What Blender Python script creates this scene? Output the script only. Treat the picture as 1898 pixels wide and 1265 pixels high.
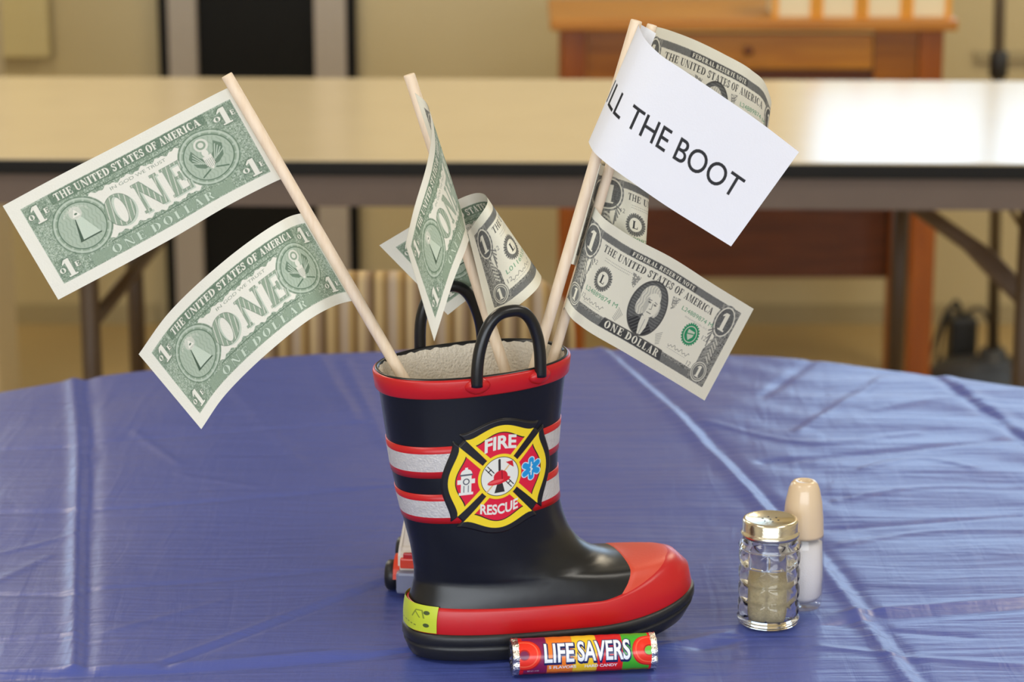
import bpy, bmesh, math, random
import numpy as np
from mathutils import Vector, Matrix

random.seed(7)
rng = np.random.default_rng(7)
for o in list(bpy.data.objects):
    bpy.data.objects.remove(o, do_unlink=True)
scene = bpy.context.scene
COL = scene.collection
PI = math.pi
R = math.radians

# ------------------------------------------------------------------ camera
TOP = 0.75                       # height of the table tops
CAM = Vector((0.0, -1.51, TOP + 0.58))
PITCH = R(14.1)
LENS, SENSOR = 55.0, 22.3
FPX = LENS / SENSOR * 1898
cd = bpy.data.cameras.new('camera')
cd.lens, cd.sensor_width, cd.sensor_fit = LENS, SENSOR, 'HORIZONTAL'
cd.clip_start, cd.clip_end = 0.05, 60
cd.dof.use_dof = True
cd.dof.focus_distance = 1.535
cd.dof.aperture_fstop = 6.3
cam = bpy.data.objects.new('camera', cd)
COL.objects.link(cam)
cam.location = CAM
cam.rotation_euler = (PI / 2 - PITCH, 0, 0)
scene.camera = cam

FWD = Vector((0, math.cos(PITCH), -math.sin(PITCH)))
UPV = Vector((0, math.sin(PITCH), math.cos(PITCH)))


def ray(px, py):
    return FWD + Vector((1, 0, 0)) * ((px - 949) / FPX) - UPV * ((py - 632.5) / FPX)


def P(px, py, y):
    """Point of the place on the upright plane at depth y."""
    d = ray(px, py)
    return CAM + d * ((y - CAM.y) / d.y)


def G(px, py, z=TOP):
    """Point of the place on the level plane at height z."""
    d = ray(px, py)
    return CAM + d * ((z - CAM.z) / d.z)


# ------------------------------------------------------------------ light, exposure
scene.view_settings.view_transform = 'Standard'
scene.view_settings.look = 'None'
scene.view_settings.gamma = 1.0
scene.view_settings.use_curve_mapping = False
scene.view_settings.exposure = -0.22

world = bpy.data.worlds.new('daylight')
scene.world = world
world.use_nodes = True
wb = world.node_tree.nodes['Background']
wb.inputs['Color'].default_value = (0.62, 0.80, 1.0, 1)
wb.inputs['Strength'].default_value = 1.5

ROOM_X0, ROOM_X1, ROOM_Y0, ROOM_Y1, ROOM_H = -3.2, 3.2, -3.6, 3.95, 2.75


def area(name, loc, rot, sx, sy, power, color):
    l = bpy.data.lights.new(name, 'AREA')
    l.shape = 'RECTANGLE'
    l.size, l.size_y, l.energy, l.color = sx, sy, power, color
    o = bpy.data.objects.new(name, l)
    COL.objects.link(o)
    o.location, o.rotation_euler = loc, rot
    return o


WIN_B = (0.60, 2.7, 0.98, 2.25)     # window in the back wall: x0 x1 z0 z1
WIN_ADDED = (-2.75, -1.22, 0.98, 2.25)  # added unseen opening, back left, to brighten the cloth's left side
WIN_F = (-2.4, 2.2, 0.9, 2.3)       # window behind the camera
area('daylight_back_window', ((WIN_B[0] + WIN_B[1]) / 2, ROOM_Y1 + 0.16, (WIN_B[2] + WIN_B[3]) / 2), (-PI / 2, 0, 0), 1.95, 1.2, 23, (0.52, 0.74, 1.0))
area('added_back_left_fill', ((WIN_ADDED[0] + WIN_ADDED[1]) / 2, ROOM_Y1 + 0.16, 1.6), (-PI / 2, 0, 0), 1.4, 1.2, 20, (0.66, 0.82, 1.0))  # added fill lamp behind the invented left opening
area('daylight_front_window', ((WIN_F[0] + WIN_F[1]) / 2, ROOM_Y0 - 0.16, 1.6), (PI / 2, 0, 0), 4.4, 1.35, 110, (0.93, 0.96, 1.0))
for lx, ly in ((-1.4, 2.3), (1.4, 2.3), (-1.4, -0.9), (1.4, -0.9)):
    warm = (1.0, 0.86, 0.63) if ly > 1 else (1.0, 0.95, 0.86)
    area('ceiling_light', (lx, ly, ROOM_H - 0.03), (0, 0, 0), 0.6, 1.2, 36 if ly > 1 else 22, warm)

# ------------------------------------------------------------------ materials


def srgb(r, g, b):
    def f(c):
        c /= 255.0
        return c / 12.92 if c <= 0.04045 else ((c + 0.055) / 1.055) ** 2.4
    return (f(r), f(g), f(b))


def mat(name, color=(0.5, 0.5, 0.5), rough=0.5, metal=0.0, var=0.0, vscale=30.0, bump=0.0, bscale=200.0, attr=False, coat=0.0, spec=0.5):
    m = bpy.data.materials.new(name)
    m.use_nodes = True
    nt = m.node_tree
    b = nt.nodes['Principled BSDF']
    b.inputs['Roughness'].default_value = rough
    b.inputs['Metallic'].default_value = metal
    b.inputs['Specular IOR Level'].default_value = spec
    if coat:
        b.inputs['Coat Weight'].default_value = coat
        b.inputs['Coat Roughness'].default_value = 0.1
    tc = nt.nodes.new('ShaderNodeTexCoord')
    if attr:
        a = nt.nodes.new('ShaderNodeAttribute')
        a.attribute_name = 'Col'
        nt.links.new(a.outputs['Color'], b.inputs['Base Color'])
    else:
        b.inputs['Base Color'].default_value = (*color, 1)
        if var > 0:
            n = nt.nodes.new('ShaderNodeTexNoise')
            n.inputs['Scale'].default_value = vscale
            n.inputs['Detail'].default_value = 4
            mx = nt.nodes.new('ShaderNodeMix')
            mx.data_type = 'RGBA'
            mx.inputs['A'].default_value = (*[c * (1 - var) for c in color], 1)
            mx.inputs['B'].default_value = (*[min(1, c * (1 + var)) for c in color], 1)
            nt.links.new(tc.outputs['Object'], n.inputs['Vector'])
            nt.links.new(n.outputs['Fac'], mx.inputs['Factor'])
            nt.links.new(mx.outputs['Result'], b.inputs['Base Color'])
    if bump > 0:
        n2 = nt.nodes.new('ShaderNodeTexNoise')
        n2.inputs['Scale'].default_value = bscale
        n2.inputs['Detail'].default_value = 3
        bp = nt.nodes.new('ShaderNodeBump')
        bp.inputs['Strength'].default_value = bump
        bp.inputs['Distance'].default_value = 0.002
        nt.links.new(tc.outputs['Object'], n2.inputs['Vector'])
        nt.links.new(n2.outputs['Fac'], bp.inputs['Height'])
        nt.links.new(bp.outputs['Normal'], b.inputs['Normal'])
    return m


def wood_mat(name, c1, c2, axis=0, scale=9.0, rough=0.35):
    m = mat(name, c1, rough)
    nt = m.node_tree
    b = nt.nodes['Principled BSDF']
    tc = nt.nodes.new('ShaderNodeTexCoord')
    mp = nt.nodes.new('ShaderNodeMapping')
    sc = [scale * 4] * 3
    sc[axis] = scale * 0.35
    mp.inputs['Scale'].default_value = sc
    n = nt.nodes.new('ShaderNodeTexNoise')
    n.inputs['Scale'].default_value = 1.6
    n.inputs['Detail'].default_value = 6
    n.inputs['Distortion'].default_value = 0.6
    cr = nt.nodes.new('ShaderNodeValToRGB')
    cr.color_ramp.elements[0].color = (*c2, 1)
    cr.color_ramp.elements[0].position = 0.3
    cr.color_ramp.elements[1].color = (*c1, 1)
    cr.color_ramp.elements[1].position = 0.62
    nt.links.new(tc.outputs['Object'], mp.inputs['Vector'])
    nt.links.new(mp.outputs['Vector'], n.inputs['Vector'])
    nt.links.new(n.outputs['Fac'], cr.inputs['Fac'])
    nt.links.new(cr.outputs['Color'], b.inputs['Base Color'])
    return m


def clear_glass(name, tint=(1, 1, 1), rough=0.03):
    m = bpy.data.materials.new(name)
    m.use_nodes = True
    nt = m.node_tree
    b = nt.nodes['Principled BSDF']
    b.inputs['Base Color'].default_value = (*tint, 1)
    b.inputs['Roughness'].default_value = rough
    b.inputs['Transmission Weight'].default_value = 1.0
    b.inputs['IOR'].default_value = 1.48
    return m


def pane_glass(name):
    m = bpy.data.materials.new(name)
    m.use_nodes = True
    nt = m.node_tree
    nt.nodes.remove(nt.nodes['Principled BSDF'])
    out = [n for n in nt.nodes if n.type == 'OUTPUT_MATERIAL'][0]
    t = nt.nodes.new('ShaderNodeBsdfTransparent')
    g = nt.nodes.new('ShaderNodeBsdfGlossy')
    g.inputs['Roughness'].default_value = 0.02
    fr = nt.nodes.new('ShaderNodeLayerWeight')
    pw = nt.nodes.new('ShaderNodeMath'); pw.operation = 'POWER'; pw.inputs[1].default_value = 3.0
    ma = nt.nodes.new('ShaderNodeMath'); ma.operation = 'MULTIPLY_ADD'; ma.inputs[1].default_value = 0.6; ma.inputs[2].default_value = 0.04
    mx = nt.nodes.new('ShaderNodeMixShader')
    nt.links.new(fr.outputs['Facing'], pw.inputs[0])
    nt.links.new(pw.outputs[0], ma.inputs[0])
    nt.links.new(ma.outputs[0], mx.inputs['Fac'])
    nt.links.new(t.outputs['BSDF'], mx.inputs[1])
    nt.links.new(g.outputs['BSDF'], mx.inputs[2])
    nt.links.new(mx.outputs['Shader'], out.inputs['Surface'])
    return m


M = {}
M['wall'] = mat('cream_wall_paint', srgb(196, 180, 138), 0.45, var=0.05, vscale=3, bump=0.15, bscale=60)
M['wall_plain'] = mat('pale_wall_paint', srgb(205, 198, 180), 0.6, var=0.03, vscale=3)
M['ceiling'] = mat('white_ceiling_tile', srgb(225, 222, 214), 0.8, bump=0.2, bscale=90)
M['floor'] = mat('tan_vinyl_floor', srgb(176, 150, 100), 0.35, var=0.12, vscale=5)
M['trim'] = mat('grey_tan_trim', srgb(168, 154, 118), 0.5, var=0.05)
M['frame_white'] = mat('white_window_frame', srgb(225, 224, 218), 0.4, var=0.03)
M['jamb'] = mat('grey_jamb_paint', srgb(172, 162, 150), 0.4, var=0.04)
M['door_black'] = mat('black_door_panel', (0.005, 0.005, 0.004), 0.55, var=0.2, spec=0.2)
M['pillar'] = mat('pale_column_paint', srgb(205, 190, 155), 0.5, var=0.04)
M['board'] = mat('cream_board', srgb(205, 190, 140), 0.5, var=0.03)
M['pane'] = pane_glass('window_pane')
M['oak'] = wood_mat('orange_stained_wood', srgb(158, 94, 16), srgb(132, 74, 12), 0)
M['oak_up'] = wood_mat('orange_stained_wood_upright', srgb(160, 86, 12), srgb(134, 66, 8), 2)
M['oak_light'] = wood_mat('golden_stained_wood', srgb(190, 126, 40), srgb(168, 104, 28), 0)
M['oak_dark'] = wood_mat('dark_stained_wood', srgb(104, 50, 16), srgb(80, 36, 10), 0)
M['laminate'] = mat('beige_laminate', srgb(207, 191, 158), 0.22, var=0.05, vscale=8)
M['edge_black'] = mat('black_edge_strip', (0.008, 0.008, 0.008), 0.6, spec=0.3)
M['apron_grey'] = mat('grey_brown_steel', srgb(112, 97, 88), 0.5, var=0.08)
M['leg_brown'] = mat('brown_steel_tube', srgb(84, 66, 48), 0.4, var=0.08)
M['black_iron'] = mat('black_iron', (0.02, 0.02, 0.02), 0.5, var=0.2)
M['grey_pole'] = mat('grey_pole', srgb(96, 84, 66), 0.35, metal=0.3)
M['carton'] = mat('white_carton', srgb(232, 222, 190), 0.6, var=0.03)
M['carton_edge'] = mat('orange_yellow_carton_edge', srgb(228, 160, 50), 0.5, var=0.1, vscale=60)
M['paper_print'] = mat('printed_note_paper', attr=True, rough=0.65, bump=0.12, bscale=900, spec=0.3)
M['sign_print'] = mat('printed_white_paper', attr=True, rough=0.6, bump=0.05, bscale=900, spec=0.3)
M['badge_print'] = mat('printed_rubber_badge', attr=True, rough=0.4)
M['wrap_print'] = mat('printed_candy_wrapper', attr=True, rough=0.22)
M['label_print'] = mat('printed_heel_label', attr=True, rough=0.4)
M['dowel'] = wood_mat('pale_dowel_wood', srgb(240, 220, 194), srgb(232, 208, 178), 2, 60, 0.55)
M['rubber_black'] = mat('black_boot_rubber', (0.006, 0.0065, 0.0075), 0.30, bump=0.04, bscale=120)
M['rubber_sole'] = mat('black_sole_rubber', (0.014, 0.014, 0.014), 0.42, bump=0.08, bscale=300)
M['rubber_red'] = mat('red_boot_rubber', srgb(194, 24, 27), 0.34, var=0.04, vscale=40, bump=0.03, bscale=150)
M['rubber_red_toe'] = mat('orange_red_toe_rubber', srgb(212, 72, 50), 0.42, var=0.04, vscale=40, bump=0.05, bscale=700)
M['stripe_silver'] = mat('silver_reflective_tape', srgb(214, 210, 204), 0.4, metal=0.2, var=0.16, vscale=350, bump=0.3, bscale=700)
M['lining'] = mat('white_fleece_lining', srgb(222, 212, 194), 0.9, var=0.06, vscale=150, bump=0.8, bscale=600)
M['glass'] = clear_glass('pressed_clear_glass', (0.97, 0.97, 0.93), 0.03)
M['thin_glass'] = pane_glass('thin_shaker_glass')
M['gold'] = mat('pale_gold_metal', (0.83, 0.76, 0.58), 0.22, metal=1.0, bump=0.15, bscale=150)
M['ivory'] = mat('ivory_plastic', srgb(226, 200, 164), 0.25, var=0.03, coat=0.3)
M['salt'] = mat('white_salt', srgb(235, 230, 228), 0.8, bump=0.3, bscale=1500)
M['pepper'] = mat('pale_seasoning', srgb(200, 184, 146), 0.8, var=0.2, vscale=600, bump=0.4, bscale=1200)
M['foil'] = mat('silver_foil', (0.86, 0.84, 0.78), 0.18, metal=1.0, bump=0.7, bscale=500)
M['toy_white'] = mat('white_toy_plastic', srgb(235, 225, 210), 0.3, var=0.02)
M['toy_orange'] = mat('orange_red_toy_plastic', srgb(232, 70, 40), 0.3, var=0.03)
M['toy_grey'] = mat('grey_toy_plastic', srgb(135, 140, 165), 0.35, var=0.03)
M['tyre'] = mat('black_toy_tyre', (0.012, 0.012, 0.014), 0.4, var=0.1)
M['toy_window'] = mat('dark_toy_window', (0.02, 0.025, 0.03), 0.1)
M['table_board'] = mat('grey_table_board', srgb(140, 130, 120), 0.5, var=0.06)


def stripe_fabric():
    m = mat('striped_chair_fabric', (0.5, 0.4, 0.2), 0.8, bump=0.2, bscale=500)
    nt = m.node_tree
    b = nt.nodes['Principled BSDF']
    tc = nt.nodes.new('ShaderNodeTexCoord')
    sx = nt.nodes.new('ShaderNodeSeparateXYZ')
    mul = nt.nodes.new('ShaderNodeMath'); mul.operation = 'MULTIPLY'; mul.inputs[1].default_value = 20.0
    fr = nt.nodes.new('ShaderNodeMath'); fr.operation = 'FRACT'
    cr = nt.nodes.new('ShaderNodeValToRGB')
    el = cr.color_ramp.elements
    cols = [(0.0, srgb(190, 160, 105)), (0.16, srgb(120, 88, 40)), (0.26, srgb(205, 180, 135)), (0.40, srgb(150, 125, 95)),
            (0.50, srgb(96, 70, 34)), (0.62, srgb(200, 172, 120)), (0.78, srgb(128, 98, 50)), (0.88, srgb(180, 160, 135))]
    el[0].position, el[0].color = cols[0][0], (*cols[0][1], 1)
    el[1].position, el[1].color = cols[-1][0], (*cols[-1][1], 1)
    for p, c in cols[1:-1]:
        e = el.new(p); e.color = (*c, 1)
    nt.links.new(tc.outputs['Object'], sx.inputs[0])
    nt.links.new(sx.outputs['X'], mul.inputs[0])
    nt.links.new(mul.outputs[0], fr.inputs[0])
    nt.links.new(fr.outputs[0], cr.inputs['Fac'])
    nt.links.new(cr.outputs['Color'], b.inputs['Base Color'])
    return m


M['stripe_fabric'] = stripe_fabric()


def cloth_mat():
    m = mat('blue_plastic_film', srgb(73, 87, 162), 0.33, spec=0.5)
    nt = m.node_tree
    b = nt.nodes['Principled BSDF']
    tc = nt.nodes.new('ShaderNodeTexCoord')
    last = None
    for k, (scl, rot, strength, dist, nscale) in enumerate((((3.2, 34, 1), 8, 0.55, 0.0022, 2.2), ((26, 4.0, 1), -24, 0.30, 0.0018, 2.0), ((60, 60, 1), 0, 0.16, 0.0008, 2.0), ((9, 9, 1), 20, 0.35, 0.003, 1.0))):
        mp = nt.nodes.new('ShaderNodeMapping')
        mp.inputs['Scale'].default_value = scl
        mp.inputs['Rotation'].default_value = (0, 0, R(rot))
        n = nt.nodes.new('ShaderNodeTexNoise')
        n.inputs['Scale'].default_value = nscale
        n.inputs['Detail'].default_value = 3
        n.inputs['Distortion'].default_value = 0.8
        bp = nt.nodes.new('ShaderNodeBump')
        bp.inputs['Strength'].default_value = strength
        bp.inputs['Distance'].default_value = dist
        nt.links.new(tc.outputs['Object'], mp.inputs['Vector'])
        nt.links.new(mp.outputs['Vector'], n.inputs['Vector'])
        nt.links.new(n.outputs['Fac'], bp.inputs['Height'])
        if last:
            nt.links.new(last.outputs['Normal'], bp.inputs['Normal'])
        last = bp
    nt.links.new(last.outputs['Normal'], b.inputs['Normal'])
    return m


M['cloth'] = cloth_mat()

# ------------------------------------------------------------------ mesh helpers


def tag(o, label=None, cat=None, group=None, kind=None):
    if label: o['label'] = label
    if cat: o['category'] = cat
    if group: o['group'] = group
    if kind: o['kind'] = kind
    return o


def empty(name, loc, rz=0.0):
    o = bpy.data.objects.new(name, None)
    o.empty_display_size = 0.05
    COL.objects.link(o)
    o.location = loc
    o.rotation_euler = (0, 0, rz)
    return o


def link(name, me, mats, parent=None, smooth=True, world=False):
    """Link a mesh. world=True: its coordinates are of the place, made local to the parent here."""
    for m in (mats if isinstance(mats, (list, tuple)) else [mats]):
        me.materials.append(m)
    if smooth and len(me.polygons):
        me.polygons.foreach_set('use_smooth', np.ones(len(me.polygons), bool))
    o = bpy.data.objects.new(name, me)
    COL.objects.link(o)
    if parent is not None:
        o.parent = parent
        if world:
            mw = Matrix.Identity(4)
            q = parent
            chain = []
            while q is not None:
                chain.append(q)
                q = q.parent
            for q in reversed(chain):
                mw = mw @ Matrix.LocRotScale(q.location, q.rotation_euler, q.scale)
            me.transform(mw.inverted())
    return o


def np_mesh(name, verts, quads, colors=None, mat_idx=None):
    verts = np.asarray(verts, np.float32).reshape(-1, 3)
    quads = np.asarray(quads, np.int32)
    k = quads.shape[1]
    me = bpy.data.meshes.new(name)
    me.vertices.add(len(verts))
    me.vertices.foreach_set('co', verts.ravel())
    me.loops.add(quads.size)
    me.loops.foreach_set('vertex_index', quads.ravel())
    me.polygons.add(len(quads))
    me.polygons.foreach_set('loop_start', np.arange(0, quads.size, k, dtype=np.int32))
    if mat_idx is not None:
        me.polygons.foreach_set('material_index', np.asarray(mat_idx, np.int32))
    if colors is not None:
        a = me.color_attributes.new('Col', 'FLOAT_COLOR', 'POINT')
        c = np.ones((len(verts), 4), np.float32)
        c[:, :3] = np.asarray(colors, np.float32).reshape(-1, 3)
        a.data.foreach_set('color', c.ravel())
    me.update(calc_edges=True)
    me.validate()
    return me


def grid_quads(nr, nc, close_c=False, close_r=False, base=0):
    """Quads of an nr x nc vertex grid, row-major."""
    r = np.arange(nr if close_r else nr - 1)
    c = np.arange(nc if close_c else nc - 1)
    rr, cc = np.meshgrid(r, c, indexing='ij')
    r1, c1 = (rr + 1) % nr, (cc + 1) % nc
    q = np.stack([rr * nc + cc, rr * nc + c1, r1 * nc + c1, r1 * nc + cc], -1).reshape(-1, 4)
    return q + base


def box_bm(bm, c, s, bev=0.0, rot=None):
    r = bmesh.ops.create_cube(bm, size=1.0)
    vs = r['verts']
    bmesh.ops.scale(bm, vec=s, verts=vs)
    if bev > 0:
        es = list({e for v in vs for e in v.link_edges})
        rr = bmesh.ops.bevel(bm, geom=es, offset=bev, segments=2, affect='EDGES', profile=0.6)
        vs = list({v for f in rr['faces'] for v in f.verts} | {v for v in vs if v.is_valid})
    if rot is not None:
        bmesh.ops.rotate(bm, cent=(0, 0, 0), matrix=rot, verts=vs)
    bmesh.ops.translate(bm, vec=c, verts=vs)


def done(bm, name):
    bmesh.ops.recalc_face_normals(bm, faces=bm.faces)
    me = bpy.data.meshes.new(name)
    bm.to_mesh(me)
    bm.free()
    return me


def box(name, c, s, m, parent=None, bev=0.0, world=False, rot=None):
    bm = bmesh.new()
    box_bm(bm, c, s, bev, rot)
    return link(name, done(bm, name), m, parent, smooth=False, world=world)


def hermite(xs, ys, x):
    """Smooth interpolation of rows ys at xs."""
    xs = np.asarray(xs, float)
    ys = np.asarray(ys, float)
    if ys.ndim == 1:
        return hermite(xs, ys[:, None], x)[:, 0]
    x = np.atleast_1d(np.asarray(x, float))
    d = np.diff(ys, axis=0) / np.diff(xs)[:, None]
    t = np.zeros_like(ys)
    if len(xs) > 2:
        h0, h1 = np.diff(xs)[:-1, None], np.diff(xs)[1:, None]
        t[1:-1] = (d[:-1] * h1 + d[1:] * h0) / (h0 + h1)
    t[0], t[-1] = d[0], d[-1]
    i = np.clip(np.searchsorted(xs, x, side='right') - 1, 0, len(xs) - 2)
    h = (xs[i + 1] - xs[i])[:, None]
    u = ((x - xs[i]) / h[:, 0])[:, None]
    return ((2 * u**3 - 3 * u**2 + 1) * ys[i] + (u**3 - 2 * u**2 + u) * h * t[i]
            + (-2 * u**3 + 3 * u**2) * ys[i + 1] + (u**3 - u**2) * h * t[i + 1])


def tube(name, pts, rad, m, parent=None, seg=14, n=None, world=False, caps=True):
    pts = np.asarray([tuple(p) for p in pts], float)
    rad = np.broadcast_to(np.asarray(rad, float), (len(pts),))
    if n:
        d = np.r_[0, np.cumsum(np.linalg.norm(np.diff(pts, axis=0), axis=1))]
        q = np.linspace(0, d[-1], n)
        rad = np.interp(q, d, rad)
        pts = hermite(d, pts, q)
    tg = np.gradient(pts, axis=0)
    tg /= np.linalg.norm(tg, axis=1)[:, None]
    a = np.array([0, 0, 1.0]) if abs(tg[0][2]) < 0.9 else np.array([1.0, 0, 0])
    nrm = np.cross(tg[0], a)
    nrm /= np.linalg.norm(nrm)
    rows = []
    for i in range(len(pts)):
        nrm = nrm - tg[i] * np.dot(nrm, tg[i])
        nrm /= np.linalg.norm(nrm)
        bn = np.cross(tg[i], nrm)
        th = np.arange(seg) * 2 * PI / seg
        rows.append(pts[i] + rad[i] * (np.cos(th)[:, None] * nrm + np.sin(th)[:, None] * bn))
    V = np.concatenate(rows)
    bm = bmesh.new()
    vs = [bm.verts.new(v) for v in V]
    for q in grid_quads(len(pts), seg, close_c=True):
        bm.faces.new([vs[i] for i in q])
    if caps:
        bm.faces.new(vs[:seg])
        bm.faces.new(vs[-seg:])
    me = done(bm, name)
    o = link(name, me, m, parent, True, world)
    if caps:
        for p in me.polygons:
            if len(p.vertices) > 4:
                p.use_smooth = False
    return o


def lathe(name, prof, m, parent=None, seg=64, rfun=None, loc=(0, 0, 0), closed=False):
    """Turned shape from (radius, height) pairs; rfun(theta, z, r) may carve it."""
    prof = np.asarray(prof, float)
    th = np.arange(seg) * 2 * PI / seg
    r = np.repeat(prof[:, :1], seg, 1)
    z = np.repeat(prof[:, 1:], seg, 1)
    if rfun is not None:
        r = rfun(th[None, :], z, r)
    V = np.stack([r * np.cos(th), r * np.sin(th), z], -1).reshape(-1, 3) + np.asarray(loc)
    me = np_mesh(name, V, grid_quads(len(prof), seg, close_c=True, close_r=closed))
    bm = bmesh.new()
    bm.from_mesh(me)
    bmesh.ops.remove_doubles(bm, verts=bm.verts, dist=1e-6)
    bmesh.ops.recalc_face_normals(bm, faces=bm.faces)
    bm.to_mesh(me)
    bm.free()
    return link(name, me, m, parent)


def copy_tree(o, parent=None):
    c = o.copy()
    COL.objects.link(c)
    c.parent = parent
    for ch in [x for x in bpy.data.objects if x.parent == o]:
        copy_tree(ch, c)
    return c


# ------------------------------------------------------------------ drawing prints


def font_tris(text, offset=0.0):
    cu = bpy.data.curves.new('lettering', 'FONT')
    cu.body = text
    cu.size = 1.0
    cu.offset = offset
    cu.resolution_u = 5
    ob = bpy.data.objects.new('lettering', cu)
    me = ob.to_mesh()
    me.calc_loop_triangles()
    co = np.array([v.co[:2] for v in me.vertices], float).reshape(-1, 2)
    tri = np.array([t.vertices[:] for t in me.loop_triangles], int).reshape(-1, 3)
    out = co[tri]
    ob.to_mesh_clear()
    bpy.data.objects.remove(ob)
    bpy.data.curves.remove(cu)
    return out


SS = [(i + 0.5) / 3 - 0.5 for i in range(3)]


class Canvas:
    """A drawing in millimetres, x right and y down, sampled at the vertices of a sheet."""

    def __init__(self, w, h, res, base):
        self.w, self.h = w, h
        self.nc, self.nr = int(round(w * res)) + 1, int(round(h * res)) + 1
        self.X, self.Y = np.meshgrid(np.linspace(0, w, self.nc), np.linspace(0, h, self.nr))
        self.dx, self.dy = w / (self.nc - 1), h / (self.nr - 1)
        self.px = 0.5 * (self.dx + self.dy)
        self.img = np.empty((self.nr, self.nc, 3))
        self.img[:] = base

    def paint(self, mask, color, a=1.0):
        k = np.clip(mask * a, 0, 1)[..., None]
        self.img = self.img * (1 - k) + np.asarray(color) * k

    def edge(self, d):
        return np.clip(0.5 - d / self.px, 0, 1)

    def rect(self, x0, y0, x1, y1):
        return self.edge(np.maximum(np.abs(self.X - (x0 + x1) / 2) - (x1 - x0) / 2, np.abs(self.Y - (y0 + y1) / 2) - (y1 - y0) / 2))

    def ell(self, cx, cy, rx, ry=None, rot=0.0):
        ry = rx if ry is None else ry
        c, s = math.cos(rot), math.sin(rot)
        u = (self.X - cx) * c + (self.Y - cy) * s
        v = -(self.X - cx) * s + (self.Y - cy) * c
        q = np.sqrt((u / rx) ** 2 + (v / ry) ** 2)
        return self.edge((q - 1) * min(rx, ry))

    def ring(self, cx, cy, r, t, ry=None):
        ry = r if ry is None else ry
        return np.clip(self.ell(cx, cy, r + t / 2, ry + t / 2) - self.ell(cx, cy, r - t / 2, ry - t / 2), 0, 1)

    def line(self, pts, w):
        d = np.full(self.X.shape, 1e9)
        for (x0, y0), (x1, y1) in zip(pts[:-1], pts[1:]):
            ux, uy = x1 - x0, y1 - y0
            t = np.clip(((self.X - x0) * ux + (self.Y - y0) * uy) / max(ux * ux + uy * uy, 1e-9), 0, 1)
            d = np.minimum(d, np.hypot(self.X - x0 - t * ux, self.Y - y0 - t * uy))
        return self.edge(d - w / 2)

    def _win(self, P_):
        c0 = max(0, int((P_[:, 0].min()) / self.dx) - 1)
        c1 = min(self.nc, int((P_[:, 0].max()) / self.dx) + 3)
        r0 = max(0, int((P_[:, 1].min()) / self.dy) - 1)
        r1 = min(self.nr, int((P_[:, 1].max()) / self.dy) + 3)
        return r0, r1, c0, c1

    def poly(self, contours):
        """Even-odd fill of closed contours."""
        cs = [np.asarray(c, float) for c in contours]
        out = np.zeros(self.X.shape)
        r0, r1, c0, c1 = self._win(np.concatenate(cs))
        if r1 <= r0 or c1 <= c0:
            return out
        xs, ys = self.X[r0:r1, c0:c1], self.Y[r0:r1, c0:c1]
        acc = np.zeros(xs.shape)
        for sy in SS:
            for sx in SS:
                x, y = xs + sx * self.dx, ys + sy * self.dy
                ins = np.zeros(xs.shape, bool)
                for c in cs:
                    for (x0, y0), (x1, y1) in zip(c, np.roll(c, -1, axis=0)):
                        if y0 == y1:
                            continue
                        cr = ((y0 > y) != (y1 > y)) & (x < (x1 - x0) * (y - y0) / (y1 - y0) + x0)
                        ins ^= cr
                acc += ins
        out[r0:r1, c0:c1] = acc / 9
        return out

    def tris(self, T):
        out = np.zeros(self.X.shape)
        for t in T:
            r0, r1, c0, c1 = self._win(t)
            if r1 <= r0 or c1 <= c0:
                continue
            xs, ys = self.X[r0:r1, c0:c1], self.Y[r0:r1, c0:c1]
            (ax, ay), (bx, by), (cx, cy) = t
            acc = np.zeros(xs.shape)
            for sy in SS:
                for sx in SS:
                    x, y = xs + sx * self.dx, ys + sy * self.dy
                    e0 = (bx - ax) * (y - ay) - (by - ay) * (x - ax)
                    e1 = (cx - bx) * (y - by) - (cy - by) * (x - bx)
                    e2 = (ax - cx) * (y - cy) - (ay - cy) * (x - cx)
                    acc += ((e0 >= 0) & (e1 >= 0) & (e2 >= 0)) | ((e0 <= 0) & (e1 <= 0) & (e2 <= 0))
            out[r0:r1, c0:c1] += acc / 9
        return np.clip(out, 0, 1)

    def sans(self, text, x0, y0, x1, y1, offset=0.0, warp=None):
        """Upright sans lettering filling the box x0..x1, y0 (top) .. y1 (baseline)."""
        T = font_tris(text, offset)
        B = T if offset == 0 else font_tris(text)
        lo, hi = B.reshape(-1, 2).min(0), B.reshape(-1, 2).max(0)
        lo[1], hi[1] = max(lo[1], -0.02), hi[1]
        u = (T[..., 0] - lo[0]) / (hi[0] - lo[0])
        v = (T[..., 1] - lo[1]) / (hi[1] - lo[1])
        x = x0 + u * (x1 - x0)
        y = y1 - v * (y1 - y0)
        if warp is not None:
            x, y = warp(x, y)
        return self.tris(np.stack([x, y], -1))

    def serif(self, text, x0, y0, x1, y1, gap=0.16, warp=None):
        adv, items = 0.0, []
        for ch in text:
            if ch == ' ':
                adv += 0.36
                continue
            w, shapes = glyph(ch)
            items.append((adv, shapes))
            adv += w + gap
        adv -= gap
        sx, h = (x1 - x0) / adv, y1 - y0
        out = np.zeros(self.X.shape)
        f = warp or (lambda x, y: (x, y))
        for a, shapes in items:
            for kind, dat, wd in shapes:
                def mp(c):
                    c = np.asarray(c, float)
                    x, y = f(x0 + (a + c[:, 0]) * sx, y1 - c[:, 1] * h)
                    return np.stack([x, y], -1)
                if kind == 'p':
                    out = np.maximum(out, self.poly([mp(c) for c in dat]))
                else:
                    out = np.maximum(out, self.line(mp(dat), wd * 0.5 * (sx + h)))
        return out


def rc(x0, y0, x1, y1):
    return [(x0, y0), (x1, y0), (x1, y1), (x0, y1)]


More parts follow.
